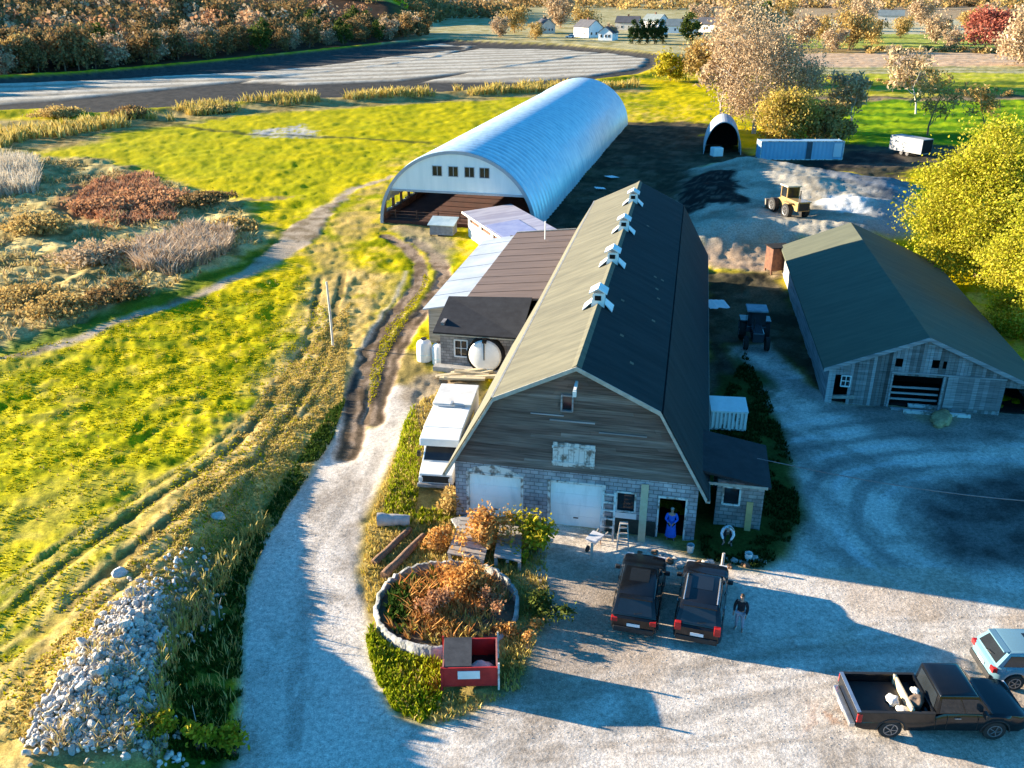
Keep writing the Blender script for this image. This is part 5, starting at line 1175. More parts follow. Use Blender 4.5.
for i, (px, py, l) in enumerate(((938, 409, 3.6), (936, 415, 3.9))):
    x, y = at(px, py); single('pale_beam', ('pale beam lying at the sliding door, the one against the wall', 'pale beam lying at the sliding door, the one nearer the yard')[i], 'beam', MB().box(-l / 2, l / 2, -.11, .11, 0, .2), WHITE_DIRTY, (x, y, g1(x, y)), (0, 0, -.19))
sack('hay_heap', 'low heap of pale hay on the ground before the board barn opening', 'hay heap', (*at(941, 421), g1(*at(941, 421)) - .1), (1.1, .55, .28), mat('hay', (.48, .38, .20), (.30, .23, .11), 6, rough=1), seed=8)

# pole and cable
x, y = -13.17, 60.2; single('thin_pole', 'tall thin pale pole standing alone in the grass left of the lane', 'pole', MB().tube([(0, 0, -.4), (0, 0, 2.4), (-.06, 0, 4.9)], [.09, .085, .07], 10), mat('bleached_pole', (.66, .62, .55), (.5, .46, .4), 3), (x, y, g1(x, y)), smooth=True)
a, b = Vector((*bloc(8.6, 3.2), 3.0)), Vector((30.5, 26.6, 7.2)); n = 30
single('power_cable', 'thin sagging cable running from the block shed roof out over the yard', 'cable', MB().tube([a.lerp(b, k / n) - Vector((0, 0, 1.0 * math.sin(math.pi * k / n))) for k in range(n + 1)], .022, 6), mat('cable_grey', (.22, .22, .22), (.16, .16, .16), 3))
# heap of lit tan timber behind the camper
for k in range(9):
    f = k / 8; a = at(436 + 30 * f, 378 + 3 * math.sin(k)); b = (a[0] + 2.6 + .5 * math.sin(k * 2), a[1] + .5 * math.cos(k * 3)); 
    pa, pb = Vector((*a, g1(*a) + .15 + .12 * (k % 3))), Vector((*b, g1(*b) + .2 + .12 * ((k + 1) % 3)))
    single('sawn_slab', 'tan sawn slab in the loose heap behind the white camper', 'timber', MB().bar(pa, pb, .3, .14), LIGHTWOOD, group='sawn slabs heaped behind the camper')

# ------------------------------------------------------------------ plants
def cards(centres, size, rng, up=0.0, aspect=1.4):
    """one four-sided leaf per centre, folded a little, random facing"""
    n = len(centres); a = rng.normal(size=(n, 3)); a[:, 2] = a[:, 2] * (1 - up) + up * np.abs(a[:, 2]) ; a /= np.linalg.norm(a, axis=1)[:, None]
    b = np.cross(a, rng.normal(size=(n, 3))); b /= np.linalg.norm(b, axis=1)[:, None]; s = (size * rng.uniform(.6, 1.3, n))[:, None]
    nrm = np.cross(a, b); l = a * s * aspect * .5; w = b * s * .5; f = nrm * s * .12
    v = np.stack([centres - l, centres + w + f, centres + l, centres - w + f], 1).reshape(-1, 3)
    return v, np.arange(4 * n).reshape(-1, 4)

def blades(px, py, pz, h, rng, w=.03, lean=.4, per=4, tip=.15):
    """tufts of narrow bent blades"""
    n = len(px); P0 = np.repeat(np.stack([px, py, pz], 1), per, 0); H = np.repeat(h, per) * rng.uniform(.55, 1.15, n * per)
    ang = rng.uniform(0, 2 * np.pi, n * per); ln = H * lean * rng.uniform(.2, 1.2, n * per); d = np.stack([np.cos(ang), np.sin(ang), np.zeros_like(ang)], 1)
    P0 = P0 + d * (H * .10)[:, None]; s = np.stack([-np.sin(ang), np.cos(ang), np.zeros_like(ang)], 1) * (w * H / np.mean(h) if np.mean(h) > 0 else w)[:, None] * .5
    m = P0 + d * (ln * .35)[:, None]; m[:, 2] += H * .6; t = P0 + d * ln[:, None]; t[:, 2] += H
    v = np.stack([P0 - s, P0 + s, m + s * .8, t + s * tip, t - s * tip, m - s * .8], 1).reshape(-1, 3)
    k = np.arange(n * per)[:, None] * 6; return v, np.concatenate([k + np.array([[0, 1, 2, 5]]), k + np.array([[5, 2, 3, 4]])])

def in_poly(n, pts, rng):
    p = np.array(pts); lo, hi = p.min(0), p.max(0); out = np.zeros((0, 2))
    while len(out) < n:
        q = rng.uniform(lo, hi, (n * 2, 2)); out = np.concatenate([out, q[d_poly(q[:, 0], q[:, 1], pts) > 0]])
    return out[:n]

def tuft_field(name, label, pts, n, h, m, rng, w=.035, per=4, lean=.45, kind='stuff', noise=None, thr=.45, cat=None):
    q = in_poly(n, pts, rng)
    if noise: q = q[fbm(q[:, 0], q[:, 1], noise, 3, 70) > thr]
    z = gz(q[:, 0], q[:, 1]) - .02; hh = h * rng.uniform(.5, 1.5, len(q)); v, f = blades(q[:, 0], q[:, 1], z, hh, rng, w, lean, per)
    o = np_mesh(name, v, f, m); return tag(o, label, cat or name.split('_')[-1], kind=kind)

G_BRIGHT = mat_island('bright_grass_blades', [(.26, .27, .001), (.50, .44, .001), (.56, .48, .002), (.38, .36, .001), (.58, .48, .02)], trans=.25)
G_DRY = mat_island('straw_blades', [(.44, .31, .06), (.60, .44, .13), (.52, .38, .08), (.66, .52, .20), (.38, .33, .04)], trans=.25)
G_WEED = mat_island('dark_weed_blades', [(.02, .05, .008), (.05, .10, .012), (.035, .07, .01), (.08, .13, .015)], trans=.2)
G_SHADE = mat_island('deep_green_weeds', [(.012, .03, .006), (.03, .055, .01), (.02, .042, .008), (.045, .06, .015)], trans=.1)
G_RUSSET = mat_island('russet_stems', [(.44, .17, .04), (.58, .28, .07), (.50, .21, .06), (.64, .38, .12), (.34, .11, .03)], trans=.25)
G_REED = mat_island('pale_reeds', [(.56, .47, .34), (.66, .57, .43), (.48, .40, .28), (.72, .64, .50)], trans=.25)
G_BRUSH = mat_island('brush_stems', [(.50, .38, .17), (.62, .50, .24), (.42, .30, .14), (.56, .46, .14), (.52, .32, .17)], trans=.25)
rg = np.random.default_rng(21)
FIELD_NEAR = P(0,345, 300,262, 330,300, 330,400, 240,540, 140,640, 30,740, -60,760, -90,420, z=.8)
tuft_field('pasture_grass', 'short bright green grass of the sloping field', FIELD_NEAR, 26000, .075, G_BRIGHT, rg, w=.055, per=4, lean=.9, noise=1.4, thr=.46)
tuft_field('dry_grass', 'straw coloured grass on the crest between the field and lane', P(350,290, 340,400, 300,470, 250,540, 215,590, 120,640, 60,745, -20,760, 20,690, 120,580, 200,470, 270,370, z=1.0), 20000, .09, G_DRY, rg, w=.05, per=4, lean=.9, noise=1.3, thr=.40)
tuft_field('straw_tufts', 'scattered straw tufts standing out of the sloping green field', FIELD_NEAR, 900, .12, G_DRY, rg, w=.04, per=6, lean=.6, noise=6, thr=.45)
tuft_field('bank_weeds', 'dark green weeds on the shaded bank beside the lane', P(246,575, 240,640, 240,690, 236,750, 140,760, 160,690, 185,620, 220,560, 260,510, 300,450, 330,400, 345,390, 330,436, 285,500, 262,540, z=.5), 8000, .17, G_WEED, rg, w=.05, per=4, noise=1.1, thr=.40)
tuft_field('straw_weeds', 'scattered straw stalks on the shaded bank face', P(240,600, 236,745, 150,745, 170,670, 200,600, 240,540, 280,480, z=.6), 380, .4, G_DRY, rg, w=.03, per=3, lean=.6)
tuft_field('dry_grass', 'dry weeds growing up through the stone heap', P(30,752, 62,690, 100,640, 135,590, 190,560, 215,585, 180,640, 160,700, 160,750, z=1.4), 1100, .34, G_BRUSH, rg, w=.04, per=5, lean=.7, noise=1.2, thr=.5)
tuft_field('crest_weeds', 'ragged tall weeds along the top of the bank', P(262,500, 228,560, 196,610, 176,660, 165,740, 145,745, 160,650, 185,595, 220,545, 250,500, z=1.2), 420, .45, G_DRY, rg, w=.05, per=5, lean=.5)
BEDP = P(362,575, 366,530, 392,465, 420,400, 450,388, 470,420, 452,500, 462,540, 545,545, 548,600, 520,690, 470,714, 430,726, 402,716, 378,670)
BED_NORING = lambda q: (np.hypot(q[:, 0] - RCX, q[:, 1] - RCY) > 3.25)
def masked_tufts(name, label, pts, n, h, m, cond, **k):
    q = in_poly(n, pts, rg); q = q[cond(q)]; z = gz(q[:, 0], q[:, 1]) - .02; v, f = blades(q[:, 0], q[:, 1], z, h * rg.uniform(.5, 1.5, len(q)), rg, k.get('w', .04), k.get('lean', .45), k.get('per', 4))
    return tag(np_mesh(name, v, f, m), label, name.split('_')[-1], kind='stuff')
NOTOBJ = lambda q: BED_NORING(q) & ~((np.abs(q[:, 0] + 1.57) < 1.15) & (np.abs(q[:, 1] - 26.05) < .95)) & ~((np.abs(q[:, 0] + 3.55) < 1.3) & (np.abs(q[:, 1] - 42.6) < 4.8))
masked_tufts('rough_grass', 'rough straw and brown grass round the ring wall', BEDP, 9000, .2, G_DRY, NOTOBJ)
masked_tufts('green_weeds', 'low lime green weeds at the lane bend by the red trailer', P(366,640, 376,618, 420,645, 447,668, 440,708, 420,722, 392,708, 376,680), 2600, .22, mat_island('lime_weeds', [(.15, .21, .005), (.32, .35, .008), (.42, .42, .03), (.22, .28, .006)], trans=.25), NOTOBJ, w=.08)
masked_tufts('green_weeds', 'lime green weeds strip between the lane and the white camper', P(392,475, 402,430, 414,405, 420,440, 418,490, 440,500, 452,520, 380,530), 1800, .22, MATS['lime_weeds'], NOTOBJ, w=.07)
masked_tufts('barn_weeds', 'dark weeds on the shaded ground beside the barn and shed', P(700,545, 712,420, 745,352, 768,395, 796,470, 800,520, 785,553, 760,570, 705,560), 9000, .15, G_SHADE, lambda q: (fbm(q[:, 0], q[:, 1], 1.5, 3, 71) > .38) & ((q[:, 0] - bloc(0, 0)[0]) * math.cos(BYAW) - (q[:, 1] - bloc(0, 0)[1]) * math.sin(BYAW) > 5.95) & ~((np.abs(q[:, 0] - 10.8) < 1.8) & (np.abs(q[:, 1] - 38.5) < 3.0)) & (np.hypot(q[:, 0] - 10.1, q[:, 1] - 34.7) > .8), w=.06)
tuft_field('lane_grass', 'yellow green grass growing between the muddy ruts', P(386,325, 400,312, 420,288, 424,272, 431,280, 412,312, 386,355, 376,395, 368,405, 370,370), 1800, .07, G_BRIGHT, rg, w=.06, lean=.8)
tuft_field('meadow_brush', 'tan and olive brush covering the rough land on the left', P(-30,360, -30,150, 40,158, 110,170, 190,190, 240,208, 262,240, 235,262, 180,285, 120,306, 60,328, 0,345), 4500, .42, G_BRUSH, rg, w=.14, per=5, lean=1.1, noise=4, thr=.48)
tuft_field('red_brush', 'rusty red brush patch in the middle of the rough land', P(70,212, 92,182, 150,172, 172,200, 176,222, 120,226), 1800, .55, mat_island('rust_red_stems', [(.40, .19, .09), (.54, .28, .15), (.34, .15, .08), (.58, .36, .20)], trans=.2), rg, w=.15, per=5, lean=.7)
tuft_field('tall_reeds', 'whitish tall reeds standing at the left edge', P(-40,196, -40,158, 36,162, 42,178, 36,196), 2400, 1.5, G_REED, rg, w=.10, per=6, lean=.5)
tuft_field('tan_reeds', 'pinkish tan reeds standing beside the green track verge', P(135,272, 140,246, 200,228, 235,236, 226,258, 175,278), 1900, 1.0, mat_island('tan_reed_stems', [(.46, .34, .22), (.60, .46, .32), (.40, .28, .17), (.66, .54, .40)], trans=.2), rg, w=.10, per=7, lean=.9)
tuft_field('tan_reeds', 'tawny reeds along the far edge of the dark bog', P(-40,140, 60,128, 180,112, 300,100, 420,95, 640,84, 640,88, 420,99, 260,108, 120,128, 0,148), 4500, 1.4, G_DRY, rg, w=.22, per=4, lean=.5, noise=8, thr=.45)
def ring_weeds(name, label, n, h, m, cx, cy, sx, sy, w=.05, per=5, lean=.7):
    q = rg.normal(size=(n, 2)) * (sx, sy) + (cx, cy); q = q[np.hypot(q[:, 0] - RCX, q[:, 1] - RCY) < 2.6]
    v, f = blades(q[:, 0], q[:, 1], np.full(len(q), RZ0 + .18), h * rg.uniform(.45, 1.25, len(q)), rg, w, lean, per); return tag(np_mesh(name, v, f, m), label, 'weeds', kind='stuff')
ring_weeds('russet_weeds', 'russet orange dead weeds crowding the ring wall bed', 560, .55, G_RUSSET, RCX + .5, RCY + .7, 1.3, .9, lean=.9)
ring_weeds('russet_weeds', 'lower red brown weeds at the near left of the ring bed', 260, .45, G_RUSSET, RCX - .6, RCY - .9, .6, .6)
ring_weeds('green_weeds', 'green leafy weeds at the left inside the ring wall', 380, .38, G_WEED, RCX - 1.7, RCY + .3, .5, .9, w=.10)
ring_weeds('straw_weeds', 'straw weeds along the near edge inside the ring wall', 260, .35, G_DRY, RCX + .6, RCY - 1.6, 1.2, .5)

for k, (ox, oy, hh, rr) in enumerate(((.9, .9, 1.1, .75), (.1, .3, .8, .6), (1.3, .1, .75, .6))):
    pass
# shrubs -------------------------------------------------------------------
def bush(name, label, x, y, h, r, m, n, leaf, seed, group=None, stem=True, cat='bush', upright=.4, zoff=0):
    rng = np.random.default_rng(seed); t = thing(name, label, cat, (x, y, g1(x, y) + zoff), 0, group)
    k = max(5, int(n / 90)); c = rng.normal(size=(k, 3)) * (r * .42, r * .42, h * .2) + (0, 0, h * .52); c[:, 2] = np.clip(c[:, 2], h * .15, h * .88)
    p = c[rng.integers(0, k, n)] + rng.normal(size=(n, 3)) * (r * .21, r * .21, h * .12); p[:, 2] = np.clip(p[:, 2], .05, None)
    v, f = cards(p, leaf, rng, aspect=1.8); np_mesh('foliage', v, f, m, t)
    if stem:
        s = MB()
        for q in c[:9]: s.tube([(0, 0, -.2), (q[0] * .4, q[1] * .4, q[2] * .5), (q[0], q[1], q[2])], [h * .018 + .01, h * .012 + .008, .006], 5)
        s.build('stem', BARK, t)
    return t
F_ORANGE = mat_island('orange_leaves', [(.48, .22, .05), (.60, .33, .10), (.54, .27, .07), (.64, .43, .17)], trans=.3)
F_YGREEN = mat_island('yellow_green_leaves', [(.26, .26, .008), (.48, .38, .03), (.38, .33, .015), (.56, .42, .05)], trans=.3)
F_YELLOW = mat_island('yellow_leaves', [(.17, .21, .008), (.50, .43, .03), (.33, .33, .015), (.62, .52, .08), (.24, .27, .01), (.56, .46, .05)], trans=.35)
F_PINK = mat_island('pinkish_tan_twigs', [(.38, .26, .145), (.52, .38, .23), (.44, .305, .175), (.58, .44, .28)], trans=.25)
F_TAN = mat_island('tan_leaves', [(.40, .26, .08), (.54, .38, .13), (.33, .2, .06), (.58, .44, .18)], trans=.3)
F_RED = mat_island('red_leaves', [(.34, .09, .06), (.48, .17, .11), (.40, .12, .08)], trans=.3)
F_YOR = mat_island('gold_leaves', [(.30, .25, .03), (.48, .35, .07), (.40, .27, .06), (.54, .42, .15)], trans=.3)
F_RUST = mat_island('rust_leaves', [(.36, .17, .08), (.50, .26, .13), (.42, .21, .10), (.56, .35, .19)], trans=.3)
F_GREEN = mat_island('dull_green_leaves', [(.045, .075, .015), (.09, .12, .02), (.13, .14, .03), (.06, .08, .02)], trans=.25)
F_BROWN = mat_island('brown_wood_leaves', [(.20, .12, .05), (.32, .20, .08), (.17, .12, .05), (.40, .24, .08), (.26, .15, .07)], trans=.2)
F_DARK = mat_island('dark_evergreen_leaves', [(.02, .04, .012), (.035, .06, .015), (.05, .075, .02)], trans=.1)
bush('russet_bush', 'largest russet bush inside the ring wall, at its far side', RCX + .9, RCY + .9, 1.25, .95, F_ORANGE, 1300, .10, 11, zoff=.3)
bush('russet_bush', 'small rusty bush inside the ring wall near its centre', RCX - .5, RCY - .5, .9, .7, F_RUST, 800, .09, 12, zoff=.3)
bush('russet_bush', 'rusty bush inside the ring wall by its right rim', RCX + 1.7, RCY - .2, .8, .6, F_RUST, 600, .09, 13, zoff=.3)
bush('tall_bush', 'tall orange russet bush in front of the left garage door', *at(487,548), 2.2, 1.05, F_ORANGE, 1500, .13, 1)
bush('round_shrub', 'round yellow green shrub between the two garage doors', *at(537,552), 1.75, 1.15, F_YGREEN, 1300, .14, 2)
bush('small_bush', 'small orange tuft bush on the near right rim of the ring wall', .05, 28.6, .8, .7, F_ORANGE, 500, .10, 3)
bush('small_bush', 'dark low bush in the shade right of the ring wall', 1.25, 29.9, .9, 1.0, F_GREEN, 700, .11, 4)
bush('straw_bush', 'straw yellow bush at the corner between the camper and garage door', *at(455,512), 1.5, .75, F_TAN, 700, .12, 5)
bush('straw_bush', 'russet bush beside the ring wall at the plank platforms', *at(436,552), 1.1, .8, F_ORANGE, 600, .11, 6)
for i, (px, py, h) in enumerate(((196, 742, 1.1), (232, 742, .9), (156, 742, .8))):
    bush('bank_shrub', ('lime shrub by the bottom edge of the bank, with bare stalks above it', 'lime green shrub by the lane at the bottom of the bank', 'brownish lime shrub at the foot of the stone heap')[i], *at(px, py, .6), h, .7, F_YGREEN, 450, .11, 30 + i)
for i, (px, py, h, r, m, lab) in enumerate(((20,300,2.0,2.6,F_TAN,'tan bush nearest the left edge in the rough land'), (60,312,1.5,2.2,F_TAN,'low tan bush between the green verge and the left edge'), (120,300,1.6,1.8,F_BROWN,'brown bush at the verge of the track below the tan reeds'),
        (95,262,2.0,3.0,F_PINK,'pinkish bush left of the tan reeds'), (40,232,1.8,3.0,F_TAN,'tan bush below the whitish reeds'), (150,205,1.7,3.6,F_RUST,'rusty red bush, larger, in the red brush patch'), (108,208,1.4,2.8,F_RUST,'rusty red bush, smaller, in the red brush patch'),
        (205,205,1.5,2.8,F_BROWN,'brown bush between the red brush and bright meadow'), (130,118,2.4,3.4,F_BROWN,'round brown bush on the tan verge of the bog'), (60,118,2.0,4.0,F_TAN,'tan bush on the verge of the bog near the left edge'), (218,112,1.8,3.2,F_TAN,'tan bush on the bog verge by the pale patch'), (230,228,1.4,2.0,F_TAN,'straw bush beside the track bend'))):
    bush('rough_bush', lab, *at(px, py), h * .72, r * 1.1, m, 3200, .15 + .0007 * (360 - py), 50 + i, stem=True)

# trees --------------------------------------------------------------------
def branch_tree(rng, H, R_, levels=3, base=.3, spread=.55, r0=None, kids_n=4):
    """trunk and limbs as tubes; returns MB and the outer twig points"""
    mb = MB(); tips = []
    def grow(p, d, L, r, lv):
        n = 4; pts = [p]; q = p.copy(); dd = d.copy()
        for i in range(n):
            dd = (dd + Vector(rng.normal(size=3)) * .13 + Vector((0, 0, .05))).normalized(); q = q + dd * L / n; pts.append(q.copy())
        mb.tube(pts, [r * (1 - .65 * i / n) for i in range(n + 1)], 7 if lv == 0 else (5 if lv == 1 else 4), cap=False)
        if lv >= levels: tips.extend(pts[1:]); return
        for k in range(kids_n + (1 if lv == 0 else 0)):
            f = base + (1 - base) * (k + rng.uniform(.2, 1)) / (kids_n + 1); i = min(n - 1, int(f * n)); o = pts[i].lerp(pts[i + 1], f * n - i)
            a = k * 2.4 + rng.uniform(0, 1); side = Vector((math.cos(a), math.sin(a), 0)); side = (side - dd * side.dot(dd)).normalized()
            nd = (dd * (1 - spread) + side * spread + Vector((0, 0, .1))).normalized(); grow(o, nd, L * rng.uniform(.48, .68), r * (1 - .6 * f) * .55, lv + 1)
        tips.append(q)
    grow(Vector((0, 0, -.3)), Vector((0, 0, 1)), H * .72, r0 or H * .022, 0)
    return mb, np.array([tuple(p) for p in tips])

def leafy_tree(name, label, x, y, H, R_, m, n, leaf, seed, group=None, bark=BARK, lobes=None, low=.25, link=True, kn=4, clump=.17):
    rng = np.random.default_rng(seed); t = thing(name, label, 'tree', (x, y, g1(x, y)), 0, group)
    mb, tips = branch_tree(rng, H, R_, levels=2, kids_n=kn); mb.build('trunk', bark, t, smooth=True)
    k = lobes or 34; u = rng.normal(size=(k, 3)); u /= np.linalg.norm(u, axis=1)[:, None]; rr = rng.uniform(.35, 1, k) ** .6
    c = u * rr[:, None] * (R_ * .86, R_ * .86, H * (1 - low) * .46) + (0, 0, H * (low + (1 - low) * .5)); c += rng.normal(size=c.shape) * R_ * .06
    tw = tips[tips[:, 2] > H * low * .8]; c = np.concatenate([c, tw[rng.integers(0, len(tw), k // 3)]]) if len(tw) else c
    wgt = rng.uniform(.4, 1.6, len(c)); ci = rng.choice(len(c), n, p=wgt / wgt.sum()); sz = rng.uniform(.6, 1.4, len(c))[ci][:, None] * R_ * clump
    p = c[ci] + rng.normal(size=(n, 3)) * sz * (1, 1, .7); v, f = cards(p, leaf, rng, aspect=1.3); np_mesh('crown', v, f, m, t)
    return t

def bare_tree(name, label, x, y, H, m, seed, twigs=2500, leaf=.35, group=None, bark=None, fan=.16):
    rng = np.random.default_rng(seed); t = thing(name, label, 'tree', (x, y, g1(x, y)), 0, group)
    mb, tips = branch_tree(rng, H, H * .4, levels=3, base=.22, spread=.5, r0=H * .018, kids_n=4); mb.build('trunk', bark or PALEB, t, smooth=True)
    c = tips[rng.integers(0, len(tips), twigs)] + rng.normal(size=(twigs, 3)) * H * fan * .28; c[:, 2] = np.clip(c[:, 2], H * .1, H * 1.08)
    v, f = cards(c, leaf, rng, aspect=3.2); v = v; np_mesh('crown', v, f, m, t); return t

leafy_tree('yellow_tree', 'big yellow autumn tree towering behind the board barn', 42.0, 76.5, 12.2, 6.4, F_YELLOW, 80000, .175, 101, lobes=90, low=-.12, clump=.15)
leafy_tree('yellow_tree', 'lower bushy yellow tree beside the board barn eave at the edge', 38.9, 62.0, 8.2, 3.9, F_YELLOW, 34000, .15, 102, lobes=60, low=-.15, clump=.16)
leafy_tree('yellow_tree', 'yellow tree crowding behind the big one, right of the sand yard', 49.5, 84.0, 11.5, 5.5, F_YELLOW, 22000, .2, 103, lobes=44, low=.1, clump=.14)
leafy_tree('bare_tree', 'tallest pinkish nearly bare tree behind the small hoop shed', 43.5, 163.0, 19.0, 7.4, F_PINK, 17000, .26, 111, lobes=70, low=.06, clump=.2, bark=PALEB, kn=6)
leafy_tree('bare_tree', 'pinkish nearly bare tree on the right of the tallest one', 51.0, 167.0, 15.0, 6.0, F_PINK, 11000, .26, 112, lobes=54, low=.06, clump=.2, bark=PALEB, kn=6)
bare_tree('bare_tree', 'thin pinkish bare tree on the left of the tallest one', 38.0, 168.0, 14.0, F_PINK, 113, 2600, .40)
leafy_tree('rounded_tree', 'pink brown rounded tree far behind the tallest bare tree', 62.0, 250.0, 20.0, 11, F_PINK, 7000, .7, 114, lobes=40, low=.1)
leafy_tree('golden_tree', 'bushy golden tree right above the blue container', 45.0, 152.0, 8.5, 5.6, F_YOR, 12000, .30, 115, lobes=40, low=.04)
leafy_tree('tan_tree', 'low tan tree right of the golden one above the blue container', 52.5, 151.0, 7.0, 4.2, F_TAN, 5500, .40, 116, lobes=30, low=.04)
bare_tree('sparse_twiggy_tree', 'sparse twiggy tree standing before the bright green strip fields', 73.5, 160.0, 10.0, F_TAN, 117, 1100, .26, bark=BARK)
bare_tree('sparse_twiggy_tree', 'smaller sparse twiggy tree, just above the yellow tree top', 85.0, 163.0, 8.0, F_TAN, 118, 800, .26, bark=BARK)
bare_tree('pale_twiggy_tree', 'pale slender twiggy tree right of the containers', 62.0, 165.0, 9.5, F_PINK, 119, 1500, .34)
bare_tree('pale_twiggy_tree', 'pale wide twiggy tree behind the two sparse twiggy trees', 84.0, 190.0, 12.0, F_PINK, 120, 1400, .36)
leafy_tree('round_autumn_tree', 'round tan tree at the right edge by the ploughed field', 172.0, 312.0, 15.0, 10.5, F_PINK, 5000, .75, 121, lobes=34, low=.04)
leafy_tree('yellow_bush_tree', 'yellow bush tree at the corner of the pale bog bed', 53.0, 255.0, 11.0, 6.5, F_TAN, 4200, .6, 122, lobes=30, low=.04)
leafy_tree('olive_bush_tree', 'olive round bush tree left of the yellow bush tree', 44.5, 260.0, 7.5, 5.2, F_YGREEN, 2800, .55, 123, lobes=24, low=.04)
leafy_tree('red_tree', 'red autumn tree on the far green field', 197.0, 392.0, 17.0, 9.5, F_RED, 3500, .85, 124, lobes=28, low=.12)
# far rows of autumn trees and hedge bushes: three prototypes, copied
def far_proto(name, label, m, H, R_, seed, n=2600, leaf=.62, low=.06): return leafy_tree(name, label, 0, -80, H, R_, m, n, leaf, seed, 'far autumn trees', lobes=22, low=low, kn=3)
protos = [far_proto('far_tree', 'x', F_TAN, 12, 6.5, 201), far_proto('far_tree', 'x', F_PINK, 13, 6, 202), far_proto('far_tree', 'x', F_GREEN, 11, 5, 203), far_proto('far_tree', 'x', F_YGREEN, 9, 5, 204)]
FT = [(848,50,0,1.3,'tan autumn tree standing at the corner of the far ploughed field'), (872,46,0,1.0,'tan tree beside the larger one at the far ploughed field'), (800,48,1,1.2,'pinkish tree beyond the rounded tree tops'), (818,42,0,1.0,'tan tree in the far row, right of the pinkish tree'), (832,52,1,.8,'small pinkish tree at the left end of the ploughed field'),
      (690,44,2,1.1,'dark green tree right of the far white houses'), (950,50,1,.7,'small pinkish tree on the far hedge below the red tree'), (935,44,1,1.1,'pinkish tall tree left of the red tree'), (1005,40,0,1.2,'tan tree right of the red tree'), (970,32,0,1.1,'tan tree behind the red tree'), (900,38,0,.9,'tan tree amid the far pale fields'),
      (760,36,2,1.4,'dark green tree behind the tallest bare tree'), (740,34,0,1.3,'tan tree far behind the bare trees'), (780,30,0,1.5,'tan tree near the skyline above the bare trees'), (860,28,1,1.5,'pinkish tree near the skyline, mid right'), (920,26,1,1.5,'pinkish tree near the skyline left of the red tree'),
      (500,37,1,.9,'pinkish tree at the far end of the bog'), (515,33,0,1.2,'tan tree behind the far end of the bog'), (535,40,0,.7,'tan low tree at the bog end by the houses'), (585,34,0,1.2,'tan tree among the far houses'), (610,40,1,.6,'pinkish low tree before the far houses'), (700,30,1,1.3,'pinkish tree beyond the far green trees'), (560,28,1,1.7,'pinkish tree behind the leftmost far house')]
for i, (px, py, k, s, lab) in enumerate(FT):
    x, y = at(px, py); o = copy_tree(protos[k]); o.location = (x, y, g1(x, y)); o.scale = (s, s, s); o.rotation_euler = (0, 0, i * 1.7); o['label'] = lab
for px, lab in ((633, 'leftmost of'), (640, 'second from left of'), (647, 'middle one of'), (654, 'fourth from left of'), (662, 'rightmost of')):
    x, y = at(px, 44); o = copy_tree(protos[2]); o.location = (x, y, g1(x, y)); o.scale = (.55, .55, .85); o.rotation_euler = (0, 0, px); o['label'] = lab + ' the five dark green trees before the far houses'; o['group'] = 'dark green trees before the far houses'
    for c in kids(o):
        if c.name.startswith('crown'): c.data = c.data.copy() if px == 633 else FAR_DK; FAR_DK = c.data; c.data.materials[0] = F_DARK
HB = [(880,51), (895,52), (912,52), (928,51), (944,52), (962,52), (980,53), (996,53), (868,53), (830,80), (845,82), (870,86), (890,84), (905,88), (930,92), (960,95), (985,93), (1010,96)]
hp = bush('hedge_bush', 'tan hedge bush along the far field boundaries', 0, -60, 2.6, 3.4, F_TAN, 320, .55, 301, 'hedge bushes on the far field boundaries')
for i, (px, py) in enumerate(HB):
    x, y = at(px, py); o = hp if i == 0 else copy_tree(hp); s = (.8 + .5 * random.random()) * (1.0 if y > 300 else .55); o.location = (x, y, g1(x, y)); o.scale = (s, s, s); o.rotation_euler = (0, 0, i)
for p in protos:
    for c in kids(p): bpy.data.objects.remove(c)
    bpy.data.objects.remove(p)
# the wood on the hill
wp = []
for k, (m, s) in enumerate(((F_BROWN, 401), (F_TAN, 402), (F_BROWN, 403), (F_PINK, 404), (F_ORANGE, 405), (F_GREEN, 406))):
    wp.append(leafy_tree('wood_tree', ('brown leaved tree of the hillside wood above the dark bog', 'tan yellow tree standing in the hillside wood', 'brown leaved tree of the hillside wood above the dark bog', 'pinkish grey tree standing in the hillside wood', 'orange tree standing in the hillside wood', 'dull green tree standing in the hillside wood')[k], 0, -120, 15, 6.5, m, 1500, .95, s, 'trees of the hillside wood', lobes=26, low=.05, kn=3))
rw = random.Random(77); nW = 0
edge = WOOD_EDGE
for row in range(8):
    for k in range(40):
        f = (k + rw.uniform(.1, .9)) / 40 * (len(edge) - 1); i = int(f); a, b = Vector(edge[i]), Vector(edge[i + 1]); p = a.lerp(b, f - i); d = (b - a).normalized(); nrm = Vector((-d.y, d.x)); p = p + nrm * (5 + row * 10 + rw.uniform(-4, 4))
        if p.x < -1.05 * p.y * .62 - 20 or p.y < 150: continue
        if row > 2 and rw.random() < .35: continue
        kk = rw.choice((0, 2, 0, 2, 1, 3, 4, 5, 3)) if p.x < -150 else rw.choice((0, 2, 0, 2, 0, 3, 5))
        o = copy_tree(wp[kk]); s = rw.uniform(.48, .85); o.location = (p.x, p.y, g1(p.x, p.y) - .3); o.scale = (s, s, s * rw.uniform(.9, 1.15)); o.rotation_euler = (0, 0, rw.uniform(0, 6)); nW += 1
for p in wp:
    for c in kids(p): bpy.data.objects.remove(c)
    bpy.data.objects.remove(p)

